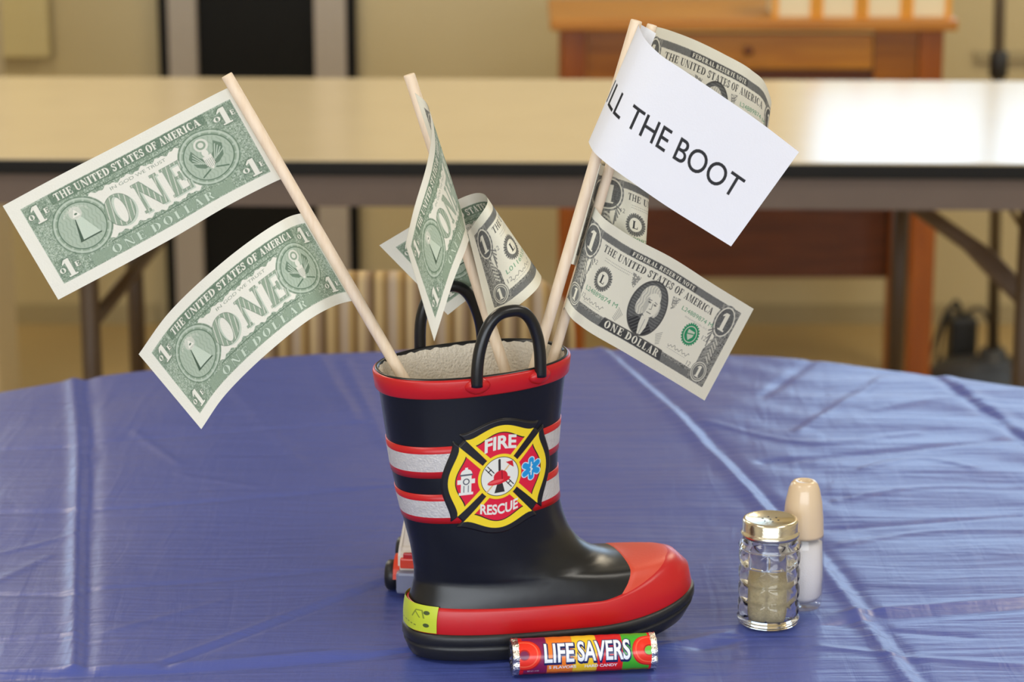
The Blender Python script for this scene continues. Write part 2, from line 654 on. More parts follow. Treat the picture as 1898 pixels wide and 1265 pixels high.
def arc(cx, cy, rx, ry, a0, a1, n=20):
    return [(cx + rx * math.cos(R(a0 + (a1 - a0) * i / n)), cy + ry * math.sin(R(a0 + (a1 - a0) * i / n))) for i in range(n + 1)]


_GL = {}


def glyph(ch):
    """Thick-and-thin capitals with slab serifs, built as shapes in a unit-high box."""
    if ch in _GL:
        return _GL[ch]
    k, t, s = 0.24, 0.075, 0.08

    def stem(x, w=k, top=True, bot=True, l=0.07, r=0.07):
        o = [('p', [rc(x, 0, x + w, 1)], 0)]
        if bot: o.append(('p', [rc(x - l, 0, x + w + r, s)], 0))
        if top: o.append(('p', [rc(x - l, 1 - s, x + w + r, 1)], 0))
        return o
    S, w = [], 0.7
    if ch in 'I1':
        w = 0.38; S = stem(0.07)
        if ch == '1': S = stem(0.1, top=False, l=0.1, r=0.1) + [('p', [[(0.1, 1), (-0.04, 0.82), (-0.04, 0.74), (0.1, 0.82)]], 0)]; w = 0.44
    elif ch == 'T':
        w = 0.76; S = stem(0.26, top=False) + [('p', [rc(0, 0.9, 0.76, 1)], 0), ('p', [rc(0, 0.7, 0.07, 1)], 0), ('p', [rc(0.69, 0.7, 0.76, 1)], 0)]
    elif ch in 'EFL':
        w = 0.68; S = stem(0.07)
        if ch in 'EF': S += [('p', [rc(0.1, 0.91, 0.66, 1)], 0), ('p', [rc(0.6, 0.7, 0.67, 1)], 0), ('p', [rc(0.3, 0.47, 0.52, 0.55)], 0), ('p', [rc(0.46, 0.36, 0.53, 0.66)], 0)]
        if ch in 'EL': S += [('p', [rc(0.1, 0, 0.66, 0.09)], 0), ('p', [rc(0.6, 0, 0.67, 0.3)], 0)]
    elif ch == 'H':
        w = 0.86; S = stem(0.07, 0.2) + stem(0.59, 0.2) + [('p', [rc(0.2, 0.46, 0.65, 0.54)], 0)]
    elif ch == 'N':
        w = 0.86; S = stem(0.1, t, r=0.05) + stem(0.7, t, bot=False) + [('p', [[(0.03, 1), (0.3, 1), (0.775, 0.0), (0.6, 0.0)]], 0)]
    elif ch == 'M':
        w = 1.0; S = stem(0.08, t) + stem(0.7, 0.22) + [('p', [[(0.03, 1), (0.27, 1), (0.53, 0.0), (0.44, 0.0)]], 0), ('p', [[(0.82, 1), (0.7, 1), (0.44, 0.0), (0.53, 0.0)]], 0)]
    elif ch in 'AV':
        w = 0.8; S = [('p', [[(0.3, 1), (0.5, 1), (0.76, 0), (0.5, 0)]], 0), ('p', [[(0.36, 1), (0.43, 1), (0.13, 0), (0.06, 0)]], 0), ('p', [rc(0.0, 0, 0.24, s)], 0), ('p', [rc(0.44, 0, 0.82, s)], 0), ('p', [rc(0.18, 0.28, 0.6, 0.35)], 0)]
        if ch == 'V': S = [(q, [[(x, 1 - y) for x, y in c] for c in d], z) for q, d, z in S[:4]]
    elif ch == 'O':
        w = 0.84; S = [('p', [arc(0.42, 0.5, 0.42, 0.52, 0, 360, 36), arc(0.42, 0.5, 0.17, 0.45, 0, 360, 36)], 0)]
    elif ch in 'CG':
        w = 0.76; S = [('p', [arc(0.4, 0.5, 0.4, 0.52, 40, 320, 30) + arc(0.45, 0.5, 0.2, 0.45, 305, 55, 30)], 0), ('p', [rc(0.68, 0.66, 0.75, 1)], 0), ('p', [rc(0.68, 0, 0.75, 0.3)], 0)]
    elif ch == 'D':
        w = 0.82; S = stem(0.07, r=0) + [('p', [arc(0.32, 0.5, 0.5, 0.5, -90, 90, 24), arc(0.32, 0.5, 0.25, 0.43, -90, 90, 24)], 0)]
    elif ch == 'R':
        w = 0.84; S = stem(0.07) + [('p', [arc(0.36, 0.74, 0.36, 0.26, -90, 90, 20), arc(0.36, 0.74, 0.14, 0.19, -90, 90, 20)], 0), ('p', [rc(0.3, 0.48, 0.4, 0.55)], 0), ('p', [[(0.36, 0.5), (0.56, 0.5), (0.74, 0.08), (0.84, 0.08), (0.84, 0), (0.56, 0)]], 0)]
    elif ch == 'U':
        w = 0.84; S = [('p', [rc(0.08, 0.3, 0.3, 1)], 0), ('p', [rc(0.0, 1 - s, 0.38, 1)], 0), ('p', [rc(0.65, 0.3, 0.72, 1)], 0), ('p', [rc(0.56, 1 - s, 0.82, 1)], 0),
                        ('p', [arc(0.4, 0.32, 0.32, 0.34, 180, 360, 20) + arc(0.47, 0.32, 0.18, 0.25, 360, 180, 20)], 0)]
    elif ch == 'S':
        w = 0.6; S = [('s', [(0.52, 0.76), (0.42, 0.93), (0.25, 0.94), (0.11, 0.82), (0.14, 0.66), (0.3, 0.54), (0.45, 0.42), (0.5, 0.24), (0.38, 0.07), (0.2, 0.06), (0.06, 0.24)], 0.15), ('p', [rc(0.5, 0.66, 0.56, 1)], 0), ('p', [rc(0.03, 0, 0.09, 0.34)], 0)]
    _GL[ch] = (w, S)
    return _GL[ch]


NOTE_W, NOTE_H = 156.0, 66.4
PAPER = np.array(srgb(232, 230, 216))


def lattice(X, Y, f=1.0):
    a = np.sin(f * (1.9 * X + 1.6 * np.sin(0.9 * f * Y + 0.4 * X)))
    b = np.sin(f * (1.7 * Y + 1.8 * np.sin(0.8 * f * X - 0.3 * Y)))
    return 0.5 + 0.5 * a * b


def note_back(res):
    c = Canvas(NOTE_W, NOTE_H, res, PAPER)
    X, Y = c.X, c.Y
    G1, G2, G3 = np.array(srgb(92, 116, 94)), np.array(srgb(142, 160, 138)), np.array(srgb(190, 202, 184))
    x0, y0, x1, y1 = 8.0, 7.0, 148.0, 59.4
    area_ = c.rect(x0, y0, x1, y1)
    lat = lattice(X, Y)
    c.paint(area_, G2, 0.95)
    c.paint(area_ * (lat > 0.62), G3, 0.7)
    c.paint(area_ * (lattice(X + 9, Y * 1.1 + 4, 1.4) > 0.66), G1, 0.75)
    for q in (0.0, 0.8):                                   # fine netted engraving towards the ends
        netl = np.abs(np.sin(0.75 * X + 0.9 * Y + q)) < 0.13
        netr = np.abs(np.sin(0.75 * X - 0.9 * Y + q)) < 0.13
        c.paint(area_ * (netl | netr) * ((np.abs(X - 78) > 52)), G3, 0.55)
    # title band and lower band
    c.paint(c.rect(26, 7.3, 130, 14.2), G1, 0.75)
    c.paint(c.rect(30, 52.0, 126, 58.8), G2, 0.9)
    # open centre
    wob = 1.3 * np.sin(X * 0.55) + 0.8 * np.sin(X * 1.3 + 1)
    ce = c.edge(np.maximum(np.abs(X - 78) - 34 - 1.6 * np.sin(Y * 0.5), np.abs(Y - 33.6) - 14.6 - wob * 0.55))
    c.paint(ce, PAPER * 0.985)
    c.paint(np.clip(c.line([(46, 17.2), (110, 17.2)], 0.7) + c.line([(46, 50.2), (110, 50.2)], 0.7), 0, 1), G1, 0.8)
    for cx in (35.0, 121.0):
        c.paint(c.ell(cx, 33.2, 18.2), G2, 0.95)
        c.paint(c.ell(cx, 33.2, 18.2) * (np.abs(np.sin(9 * np.arctan2(Y - 33.2, X - cx))) < 0.35), G3, 0.6)
        c.paint(c.ring(cx, 33.2, 17.4, 0.8), G1, 0.7)
        c.paint(c.ring(cx, 33.2, 16.4, 1.3), G3, 0.8)
        c.paint(c.ell(cx, 33.2, 14.6), G2 * 1.05)
        sh = np.clip(1 - np.hypot(X - cx + 3, Y - 29) / 22, 0, 1)
        c.paint(c.ell(cx, 33.2, 14.2), G3, 0.55)
        c.paint(c.ell(cx, 33.2, 13.6) * (np.sin(2.6 * X + 1.4 * np.sin(1.1 * Y)) > 0.5), G2, 0.45)
        c.paint(c.ring(cx, 33.2, 14.4, 0.7), G1, 0.9)
    # unfinished pyramid with the eye
    cx = 35.0
    c.paint(c.poly([[(cx - 5.5, 41.6), (cx - 2.2, 28.2), (cx + 2.2, 28.2), (cx + 8, 41.6)]]), G3 * 1.1)
    c.paint(c.poly([[(cx - 5.5, 41.6), (cx - 2.2, 28.2), (cx - 1.6, 28.2), (cx - 3.4, 41.8)]]), G1 * 0.62)
    c.paint(c.line([(cx - 5.2, 41.8), (cx + 8, 41.8)], 0.9), G1 * 0.6)
    c.paint(c.ell(cx, 24.6, 4.0), PAPER * 0.9, 0.6)
    c.paint(c.poly([[(cx - 2.6, 26.8), (cx, 22.2), (cx + 2.6, 26.8)]]), PAPER)
    c.paint(c.ell(cx, 25.3, 1.0, 0.6), G1)
    c.paint(c.sans('ANNUIT COEPTIS', cx - 8, 20.2, cx + 8, 22.0, warp=lambda x, y: (x, y + 0.06 * (x - cx) ** 2)), PAPER, 0.6)
    # eagle
    cx = 121.0
    c.paint(c.ell(cx, 24.4, 4.2), PAPER * 0.92, 0.85)
    c.paint(c.ring(cx, 24.4, 2.3, 1.2), G2)
    for sg in (-1, 1):
        c.paint(c.poly([[(cx + sg * 1.6, 34), (cx + sg * 4.6, 31), (cx + sg * 7, 25), (cx + sg * 10.5, 29), (cx + sg * 8.5, 36), (cx + sg * 4.5, 39), (cx + sg * 1.5, 39)]]), G1, 0.85)
        for j in range(4):
            c.paint(c.line([(cx + sg * (3 + j), 36.5 - j * 0.6), (cx + sg * (7 + j * 0.9), 27.5 + j * 1.6)], 0.5), G3)
        c.paint(c.line([(cx + sg * 2, 41), (cx + sg * 8, 43.5)], 0.9), G1)
    c.paint(c.poly([[(cx - 2.8, 32), (cx + 2.8, 32), (cx + 2.6, 38), (cx, 41.5), (cx - 2.6, 38)]]), PAPER * 0.92)
    for j in range(-2, 3):
        c.paint(c.line([(cx + j * 1.05, 34.2), (cx + j * 1.0, 39.6)], 0.35), G1, 0.7)
    c.paint(c.ell(cx, 30, 1.9, 2.4), PAPER * 0.94)
    # lettering
    c.paint(c.serif('THE UNITED STATES OF AMERICA', 29, 8.4, 127, 13.2, 0.12), PAPER)
    c.paint(c.sans('IN GOD WE TRUST', 60, 20.6, 98, 22.6), G1, 0.8)
    c.paint(c.serif('ONE', 51.2, 26.9, 106.2, 46.4, 0.12), G3, 0.9)
    one = c.serif('ONE', 50, 25.6, 105, 45.2, 0.12)
    c.paint(one, G2, 0.95)
    inner = c.serif('ONE', 50, 25.6, 105, 45.2, 0.12) * (np.abs(np.sin(1.05 * X + 0.25 * Y)) < 0.3)
    c.paint(inner, PAPER * 0.95, 0.7)
    edge = np.clip(np.abs(np.gradient(one, axis=0)) + np.abs(np.gradient(one, axis=1)), 0, 1)
    c.paint(edge, G1, 0.9)
    dol = c.serif('ONE DOLLAR', 43, 52.7, 113, 58.0, 0.3)
    c.paint(dol, G3 * 1.15)
    c.paint(np.clip(np.abs(np.gradient(dol, axis=0)) + np.abs(np.gradient(dol, axis=1)), 0, 1), G1, 0.8)
    for cx, cy in ((16.0, 14.6), (140.0, 14.6), (16.0, 52.0), (140.0, 52.0)):
        c.paint(c.rect(cx - 7.6, cy - 6.8, cx + 7.6, cy + 6.8) * (lat > 0.45), G1, 0.55)
        one = c.serif('1', cx - 2.9, cy - 5.6, cx + 2.9, cy + 5.6)
        c.paint(np.clip(c.serif('1', cx - 3.5, cy - 6.2, cx + 3.5, cy + 6.2), 0, 1), G1, 0.8)
        c.paint(one, PAPER)
        lab = c.serif('ONE', cx - 6.6, cy - 1.4, cx + 6.6, cy + 1.8, 0.3)
        c.paint(c.rect(cx - 6.8, cy - 1.8, cx + 6.8, cy + 2.2) * (np.abs(X - cx) > 2.2), G1, 0.55)
        c.paint(lab * (np.abs(X - cx) > 1.8), PAPER)
    return c


def note_front(res, serial):
    c = Canvas(NOTE_W, NOTE_H, res, np.array(srgb(230, 225, 203)))
    X, Y = c.X, c.Y
    pap = np.array(srgb(230, 225, 203))
    K1, K2, K3 = np.array(srgb(62, 62, 60)), np.array(srgb(112, 112, 106)), np.array(srgb(160, 158, 146))
    GR = np.array(srgb(40, 140, 92))
    lat, lat2 = lattice(X, Y, 1.2), lattice(X + 5, Y + 3, 1.7)
    frame = np.clip(c.rect(7.5, 6.5, 148.5, 60) - c.rect(22.5, 11.3, 134, 53.6), 0, 1)
    inner = c.edge(np.maximum(np.abs(X - 78) - 56 - 3.5 * np.sin((Y - 20) * 0.17), np.abs(Y - 32.4) - 21.2))
    frame = frame * (1 - inner)
    c.paint(frame, K2, 0.85)
    c.paint(frame * (lat > 0.55), K1, 0.8)
    c.paint(frame * (lat2 > 0.68), K3, 0.9)
    c.paint(c.rect(24, 6.8, 132, 10.8), K2, 0.9)
    c.paint(c.rect(49, 6.9, 107, 10.7), K1, 0.75)
    c.paint(c.serif('FEDERAL RESERVE NOTE', 51, 7.5, 105, 10.2, 0.2), pap)
    c.paint(c.serif('THE UNITED STATES OF AMERICA', 29, 13.0, 127, 17.6, 0.12), K1, 0.95)
    for yy, xx in ((20.4, 57), (22.0, 55)):
        c.paint(c.line([(33, yy), (xx, yy)], 0.5) * (np.sin(X * 4.5) > -0.4), K2, 0.55)
    # numerals in the corners
    for cx, cy, rx, ry in ((16.5, 17.0, 7.2, 9.6), (139.5, 17.0, 7.2, 9.6)):
        c.paint(c.ell(cx, cy, rx + 1.6, ry + 1.6), K2)
        c.paint(c.ell(cx, cy, rx + 1.6, ry + 1.6) * (np.sin(16 * np.arctan2(Y - cy, X - cx)) > 0.1), K3, 0.8)
        c.paint(c.ring(cx, cy, rx, 0.9, ry), pap, 0.85)
        c.paint(c.ell(cx, cy, rx - 0.6, ry - 0.6), K2)
        c.paint(c.ell(cx, cy, rx - 0.6, ry - 0.6) * (lat2 > 0.5), K1, 0.6)
        c.paint(c.serif('1', cx - 2.8, cy - 6.0, cx + 2.8, cy + 6.0), pap)
        for q in range(5):                                     # leaf sprays beside the numeral
            a = 0.5 + q * 0.45
            sg = 1 if cx < 78 else -1
            c.paint(c.line([(cx + sg * 5, cy + 7 + q * 1.6), (cx + sg * (8.5 - q * 0.9), cy + 9.5 + q * 2.4)], 0.9), K2, 0.9)
    for cx in (16.5, 139.5):
        c.paint(c.ell(cx, 52.6, 7.0), K2)
        c.paint(c.ring(cx, 52.6, 6.2, 0.7), pap, 0.85)
        c.paint(c.ring(cx, 52.6, 4.9, 0.5), pap, 0.8)
        c.paint(c.serif('1', cx - 1.9, 48.8, cx + 1.9, 56.2), pap)
        for q in range(6):                                     # leaves between the numerals
            yy = 29 + q * 2.6
            c.paint(c.line([(cx, yy), (cx - 3.4, yy + 2.8)], 1.0), K3, 0.85)
            c.paint(c.line([(cx, yy), (cx + 3.4, yy + 2.8)], 1.0), pap, 0.6)
    # lower banner
    c.paint(c.rect(24, 55.6, 132, 59.8), K2, 0.85)
    c.paint(c.poly([[(52, 53.0), (104, 53.0), (106, 59.6), (50, 59.6)]]), K1, 0.9)
    c.paint(c.serif('ONE DOLLAR', 54, 53.9, 102, 58.7, 0.22), pap)
    # sprays on both sides of the portrait
    for sg in (-1, 1):
        for q in range(7):
            a = R(35 + q * 9)
            bx, by = 78 + sg * (15.0 + q * 0.5), 46.5 + q * 0.9
            c.paint(c.line([(bx, by), (bx + sg * (4.5 - 0.3 * q), by - 3.2 + q * 0.3)], 0.45), K2, 0.7)
        c.paint(c.poly([[(78 + sg * 14, 20), (78 + sg * 21, 19.2), (78 + sg * 19, 26), (78 + sg * 16.5, 28)]]) * (lat > 0.3), K2, 0.8)
    # portrait oval: a man in a dark coat with white hair
    cx, cy = 78.0, 35.0
    hatch = (np.sin(3.4 * Y + 0.5 * np.sin(0.7 * X)) > 0.1)
    ov = c.ell(cx, cy, 14.2, 17.6)
    c.paint(ov, K2 * 0.95)
    c.paint(ov * hatch, K1, 0.55)
    coat = c.poly([[(cx - 15, 55), (cx - 12, 47), (cx - 6, 42.5), (cx + 4, 42), (cx + 9, 45.5), (cx + 13, 50), (cx + 14, 55)]]) * ov
    c.paint(coat, K1 * 0.75)
    c.paint(coat * (np.sin(2.2 * (X + Y)) > 0.55), K2, 0.6)
    hair = np.clip(c.ell(cx - 1.2, 29.6, 8.0, 9.4) + c.ell(cx - 5.6, 35, 4.2, 6.2) + c.ell(cx + 6.4, 33.6, 2.8, 5), 0, 1) * ov
    c.paint(hair, pap * 0.86)
    c.paint(hair * (np.sin(3.0 * X + 1.5 * np.sin(0.9 * Y)) > 0.55), K3, 0.7)
    face = np.clip(c.ell(cx + 1.4, 32.4, 5.9, 8.2, 0.08), 0, 1)
    c.paint(face, pap * 0.97)
    c.paint(c.ell(cx - 2.6, 34.2, 1.9, 6.0) * face, K3, 0.6)
    c.paint(c.ell(cx - 0.9, 31.0, 1.3, 0.6), K1, 0.8)
    c.paint(c.ell(cx + 4.0, 31.2, 1.2, 0.6), K1, 0.8)
    c.paint(c.line([(cx - 2.4, 29.7), (cx + 0.2, 29.4)], 0.5), K2)
    c.paint(c.line([(cx + 3.0, 29.5), (cx + 5.2, 29.9)], 0.5), K2)
    c.paint(c.line([(cx + 1.9, 30.8), (cx + 2.6, 34.6), (cx + 1.0, 35.0)], 0.5), K2, 0.9)
    c.paint(c.line([(cx + 0.1, 37.2), (cx + 3.6, 37.2)], 0.6), K1, 0.8)
    c.paint(c.poly([[(cx - 2.0, 40.5), (cx + 4.2, 40), (cx + 4.8, 46), (cx + 3.2, 52.4), (cx + 0.4, 52.4), (cx - 1.6, 46)]]), pap * 0.94)
    c.paint(c.line([(cx + 1.6, 42), (cx + 1.8, 52)], 0.5), K3)
    c.paint(c.ring(cx, cy, 14.3, 1.1, 17.7), K1, 0.9)
    # district seal, treasury seal, numbers
    c.paint(c.ell(38, 33, 8.0) * (np.sin(26 * np.arctan2(Y - 33, X - 38)) > -0.5), K2, 0.95)
    c.paint(c.ell(38, 33, 7.2), K1, 0.85)
    c.paint(c.ell(38, 33, 7.2) * (np.sin(34 * np.arctan2(Y - 33, X - 38)) > 0.4), K3, 0.7)
    c.paint(c.ell(38, 33, 4.8), pap)
    c.paint(c.serif('L', 36.0, 30.4, 40.2, 35.8), K1)
    c.paint(c.ell(119, 35, 7.6) * (np.sin(24 * np.arctan2(Y - 35, X - 119)) > -0.4), GR, 0.95)
    c.paint(c.ell(119, 35, 6.8), GR)
    c.paint(c.ring(119, 35, 5.2, 0.6), pap, 0.8)
    c.paint(c.poly([[(116, 32.4), (122, 32.4), (121.6, 36), (119, 39), (116.4, 36)]]), pap, 0.7)
    c.paint(c.line([(116.6, 35.2), (121.4, 34)], 0.7), GR)
    c.paint(c.sans(serial, 26, 41.6, 57, 44.6), GR, 0.9)
    c.paint(c.sans(serial, 103, 21.6, 132, 24.4), GR, 0.9)
    for x, y in ((24.5, 24.6), (129, 31), (24.5, 47), (127, 50)):
        c.paint(c.sans('12', x, y, x + 3.6, y + 3.0), K2, 0.9)
    c.paint(c.sans('WASHINGTON, D.C.', 108, 26.2, 130, 27.4), K2, 0.7)
    for x0_, y0_ in ((28, 49.5), (106, 47.5)):                  # signatures
        pts = [(x0_ + q * 0.8, y0_ + 0.9 * math.sin(q * 1.5) + 0.6 * math.sin(q * 0.7)) for q in range(26)]
        c.paint(c.line(pts, 0.4), K1, 0.75)
        c.paint(c.line([(x0_, y0_ + 2.2), (x0_ + 18, y0_ + 2.2)], 0.35) * (np.sin(4 * X) > -0.5), K2, 0.6)
    return c


def sheet(name, parent, cols, front, back, m, th=0.00011, bow=None):
    """A bent sheet of paper. cols: (s, (px, py, depth) on the top edge, same on the bottom edge); front is printed on the side
    that faces the room's front, back on the other one."""
    ss = [c[0] for c in cols]
    Tp = np.array([tuple(P(*c[1])) for c in cols])
    Bp = np.array([tuple(P(*c[2])) for c in cols])

    def surf(nc, nr):
        s = np.linspace(0, 1, nc)
        t, b = hermite(ss, Tp, s), hermite(ss, Bp, s)
        v = np.linspace(0, 1, nr)[:, None, None]
        S = t[None] * (1 - v) + b[None] * v
        if bow is not None:
            S = S + np.array(bow)[None, None] * (np.sin(PI * v))
        du = np.gradient(S, axis=1)
        dv = np.gradient(S, axis=0)
        n = np.cross(du, dv)
        n /= np.maximum(np.linalg.norm(n, axis=2), 1e-12)[..., None]
        return S, n
    S, n = surf(front.nc, front.nr)
    S2, n2 = surf(back.nc, back.nr)
    V = np.concatenate([(S - n * 0).reshape(-1, 3), (S2 + n2 * th).reshape(-1, 3)])
    Cc = np.concatenate([front.img.reshape(-1, 3), back.img[:, ::-1].reshape(-1, 3)])
    q1 = grid_quads(front.nr, front.nc)[:, ::-1]
    q2 = grid_quads(back.nr, back.nc, base=front.nr * front.nc)
    me = np_mesh(name, V, np.concatenate([q1, q2]), Cc)
    return link(name, me, m, parent, True, world=True)

# ------------------------------------------------------------------ the room
def struct(o):
    o['kind'] = 'structure'
    return o


def wall_with_hole(name, y, thick, hole, m):
    bm = bmesh.new()
    cuts = []
    edge_x = ROOM_X0
    for x0, x1, z0, z1 in hole:
        cuts += [(edge_x, x0, 0, ROOM_H), (x0, x1, 0, z0), (x0, x1, z1, ROOM_H)]
        edge_x = x1
    for a, b, c, d in cuts + [(edge_x, ROOM_X1, 0, ROOM_H)]:
        box_bm(bm, ((a + b) / 2, y + thick / 2, (c + d) / 2), (b - a, abs(thick), d - c))
    return struct(link(name, done(bm, name), m, smooth=False))


struct(box('floor', (0, (ROOM_Y0 + ROOM_Y1) / 2, -0.05), (ROOM_X1 - ROOM_X0 + 0.4, ROOM_Y1 - ROOM_Y0 + 0.6, 0.1), M['floor']))
struct(box('ceiling', (0, (ROOM_Y0 + ROOM_Y1) / 2, ROOM_H + 0.05), (ROOM_X1 - ROOM_X0 + 0.4, ROOM_Y1 - ROOM_Y0 + 0.6, 0.1), M['ceiling']))
struct(box('wall_left', (ROOM_X0 - 0.05, (ROOM_Y0 + ROOM_Y1) / 2, ROOM_H / 2), (0.1, ROOM_Y1 - ROOM_Y0, ROOM_H), M['wall_plain']))
struct(box('wall_right', (ROOM_X1 + 0.05, (ROOM_Y0 + ROOM_Y1) / 2, ROOM_H / 2), (0.1, ROOM_Y1 - ROOM_Y0, ROOM_H), M['wall_plain']))
wall_with_hole('wall_back', ROOM_Y1, 0.12, (WIN_ADDED, WIN_B), M['wall'])
wall_with_hole('wall_front', ROOM_Y0, -0.12, (WIN_F,), M['wall_plain'])


def window(name, hole, y, bars):
    x0, x1, z0, z1 = hole
    bm = bmesh.new()
    f = 0.05
    for a, b, c, d in ((x0, x0 + f, z0, z1), (x1 - f, x1, z0, z1), (x0 + f, x1 - f, z0, z0 + f), (x0 + f, x1 - f, z1 - f, z1)):
        box_bm(bm, ((a + b) / 2, y, (c + d) / 2), (b - a, 0.06, d - c))
    for k in range(1, bars):
        xx = x0 + (x1 - x0) * k / bars
        box_bm(bm, (xx, y, (z0 + z1) / 2), (0.035, 0.05, z1 - z0 - 2 * f))
    o = struct(link(name, done(bm, name), M['frame_white'], smooth=False))
    me = np_mesh('window_pane', [(x0 + f, y, z0 + f), (x1 - f, y, z0 + f), (x1 - f, y, z1 - f), (x0 + f, y, z1 - f)], [[0, 1, 2, 3]])
    link('window_pane', me, M['pane'], o, False)


window('window_1', WIN_B, ROOM_Y1 + 0.06, 3)
window('window_2', WIN_F, ROOM_Y0 - 0.06, 5)
window('added_window', WIN_ADDED, ROOM_Y1 + 0.06, 2)  # added out of view for its reflection in the cloth

# dark door with pale jambs and black edging in the back wall
yw = ROOM_Y1


def strip(name, xa, xb, dep, m, parent=None, z1=2.06, z0=0.0):
    a, b = P(xa, 70, yw - dep), P(xb, 70, yw - dep)
    return box(name, ((a.x + b.x) / 2, yw - dep / 2 - 0.0005, (z0 + z1) / 2), (b.x - a.x, dep, z1 - z0), m, parent)


d1 = struct(strip('door_1', 362, 585, 0.02, M['door_black']))
for a, b in ((312, 364), (583, 641)):
    strip('jamb', a, b, 0.045, M['jamb'], d1)
for a, b in ((294, 312), (641, 660)):
    strip('edging', a, b, 0.03, M['door_black'], d1)
hd = box('jamb', ((P(312, 70, yw).x + P(641, 70, yw).x) / 2, yw - 0.0235, 2.095), (P(641, 70, yw).x - P(312, 70, yw).x, 0.045, 0.06), M['jamb'], d1)

struct(box('trim_1', (2.1, yw - 0.008, P(1850, 103, yw).z), (2.2, 0.014, 0.022), M['trim'], bev=0.003))
bx0, bx1 = P(292, 560, yw).x, P(662, 560, yw).x
bmb = bmesh.new()
box_bm(bmb, ((ROOM_X0 + bx0) / 2, yw - 0.006, 0.022), (bx0 - ROOM_X0, 0.01, 0.044))
box_bm(bmb, ((ROOM_X1 + bx1) / 2, yw - 0.006, 0.022), (ROOM_X1 - bx1, 0.01, 0.044))
struct(link('baseboard_back', done(bmb, 'baseboard_back'), M['trim'], smooth=False))

# pale column near the left edge
cxr = P(11, 150, 3.28).x
struct(box('column_1', (cxr - 0.11, 3.18, ROOM_H / 2), (0.22, 0.2, ROOM_H), M['pillar'], bev=0.01))

# cream board fixed on the wall, upper left
b0, b1 = P(0, 104, yw), P(96, 104, yw)
nb = empty('notice_board', ((b0.x + b1.x) / 2 - 0.12, yw - 0.001, b1.z))
tag(nb, 'plain cream board mounted on the back wall beside the pale column', 'board')
wdt = b1.x - nb.location.x
box('board_panel', (0, -0.014, 0.21), (2 * wdt, 0.028, 0.42), M['board'], nb, bev=0.004)
box('board_shadow', (0.004, -0.0035, 0.206), (2 * wdt + 0.006, 0.007, 0.42), M['trim'], nb)  # darker sheet set right and down, stands in for the board's shadow

# ------------------------------------------------------------------ wooden desk against the back wall
desk_y = 3.2
dl, dr = P(1020, 40, desk_y), P(1777, 40, desk_y)
dk = empty('writing_desk', ((dl.x + dr.x) / 2, desk_y, 0))
tag(dk, 'orange stained wooden desk with one drawer against the back wall', 'desk')
dw, dd, dh = dr.x - dl.x, 0.36, 0.765
box('desk_top', (0, dd / 2, dh - 0.011), (dw, dd, 0.022), M['oak_light'], dk, bev=0.005)
lx = dw / 2 - 0.045
for sx in (-1, 1):
    for yy in (0.045, dd - 0.045):
        bm = bmesh.new()
        box_bm(bm, (sx * lx, yy, (dh - 0.022) / 2), (0.046, 0.046, dh - 0.022), 0.003)
        link('leg', done(bm, 'leg'), M['oak_up'], dk, False)
    box('side_apron', (sx * (lx - 0.002), dd / 2, dh - 0.022 - 0.075), (0.02, dd - 0.137, 0.149), M['oak'], dk)
ax0, ax1 = P(1195, 90, desk_y).x - dk.location.x, P(1625, 90, desk_y).x - dk.location.x
for a, b in ((-lx + 0.024, ax0), (ax1, lx - 0.024)):
    box('front_apron', ((a + b) / 2, 0.04, dh - 0.022 - 0.06), (b - a, 0.022, 0.12), M['oak'], dk)
dz1, dz0 = dh - 0.03, P(1400, 132, desk_y).z
drw = box('drawer', ((ax0 + ax1) / 2, 0.036, (dz0 + dz1) / 2), (ax1 - ax0 - 0.006, 0.024, dz1 - dz0), M['oak_light'], dk, bev=0.004)
kp = P(1388, 96, desk_y)
lathe('knob', [(0, 0), (0.006, 0), (0.005, 0.008), (0.009, 0.014), (0.008, 0.02), (0, 0.022)], M['oak_dark'], drw, 20)
kn = [o for o in bpy.data.objects if o.name == 'knob'][0]
kn.rotation_euler = (PI / 2, 0, 0)
kn.location = (kp.x - dk.location.x, 0.025, kp.z)
box('drawer_rail', (0, 0.045, dz0 - 0.014), (2 * lx - 0.05, 0.02, 0.022), M['oak_dark'], dk)
pz0 = P(1420, 514, desk_y + dd - 0.04).z
box('back_panel', (0, dd - 0.04, (pz0 + dh - 0.18) / 2), (2 * lx - 0.048, 0.014, dh - 0.18 - pz0), M['oak_dark'], dk)

# white cartons with orange yellow edges in a row on the desk
cb = [1431, 1513, 1597, 1681, 1763]
names = ['leftmost white carton of the row on the wooden desk, edges yellow', 'second white carton from the left in the row on the wooden desk',
         'third white carton from the left in the row on the wooden desk', 'rightmost white carton of the row on the wooden desk']
yc = desk_y + 0.035
proto = None
cwid = P(1513, 20, yc).x - P(1431, 20, yc).x
for k in range(4):
    xm = (P(cb[k], 20, yc).x + P(cb[k + 1], 20, yc).x) / 2
    if proto is None:
        proto = empty('carton', (xm, yc, dh))
        box('carton_body', (0, 0.06, 0.07), (cwid - 0.006, 0.12, 0.14), M['carton'], proto, bev=0.002)
        for sg in (-1, 1):
            box('carton_edge', (sg * (cwid / 2 - 0.006), -0.001, 0.07), (0.011, 0.004, 0.14), M['carton_edge'], proto)
        o = proto
    else:
        o = copy_tree(proto)
        o.location = (xm, yc, dh)
    tag(o, names[k], 'box', 'white cartons on the wooden desk')

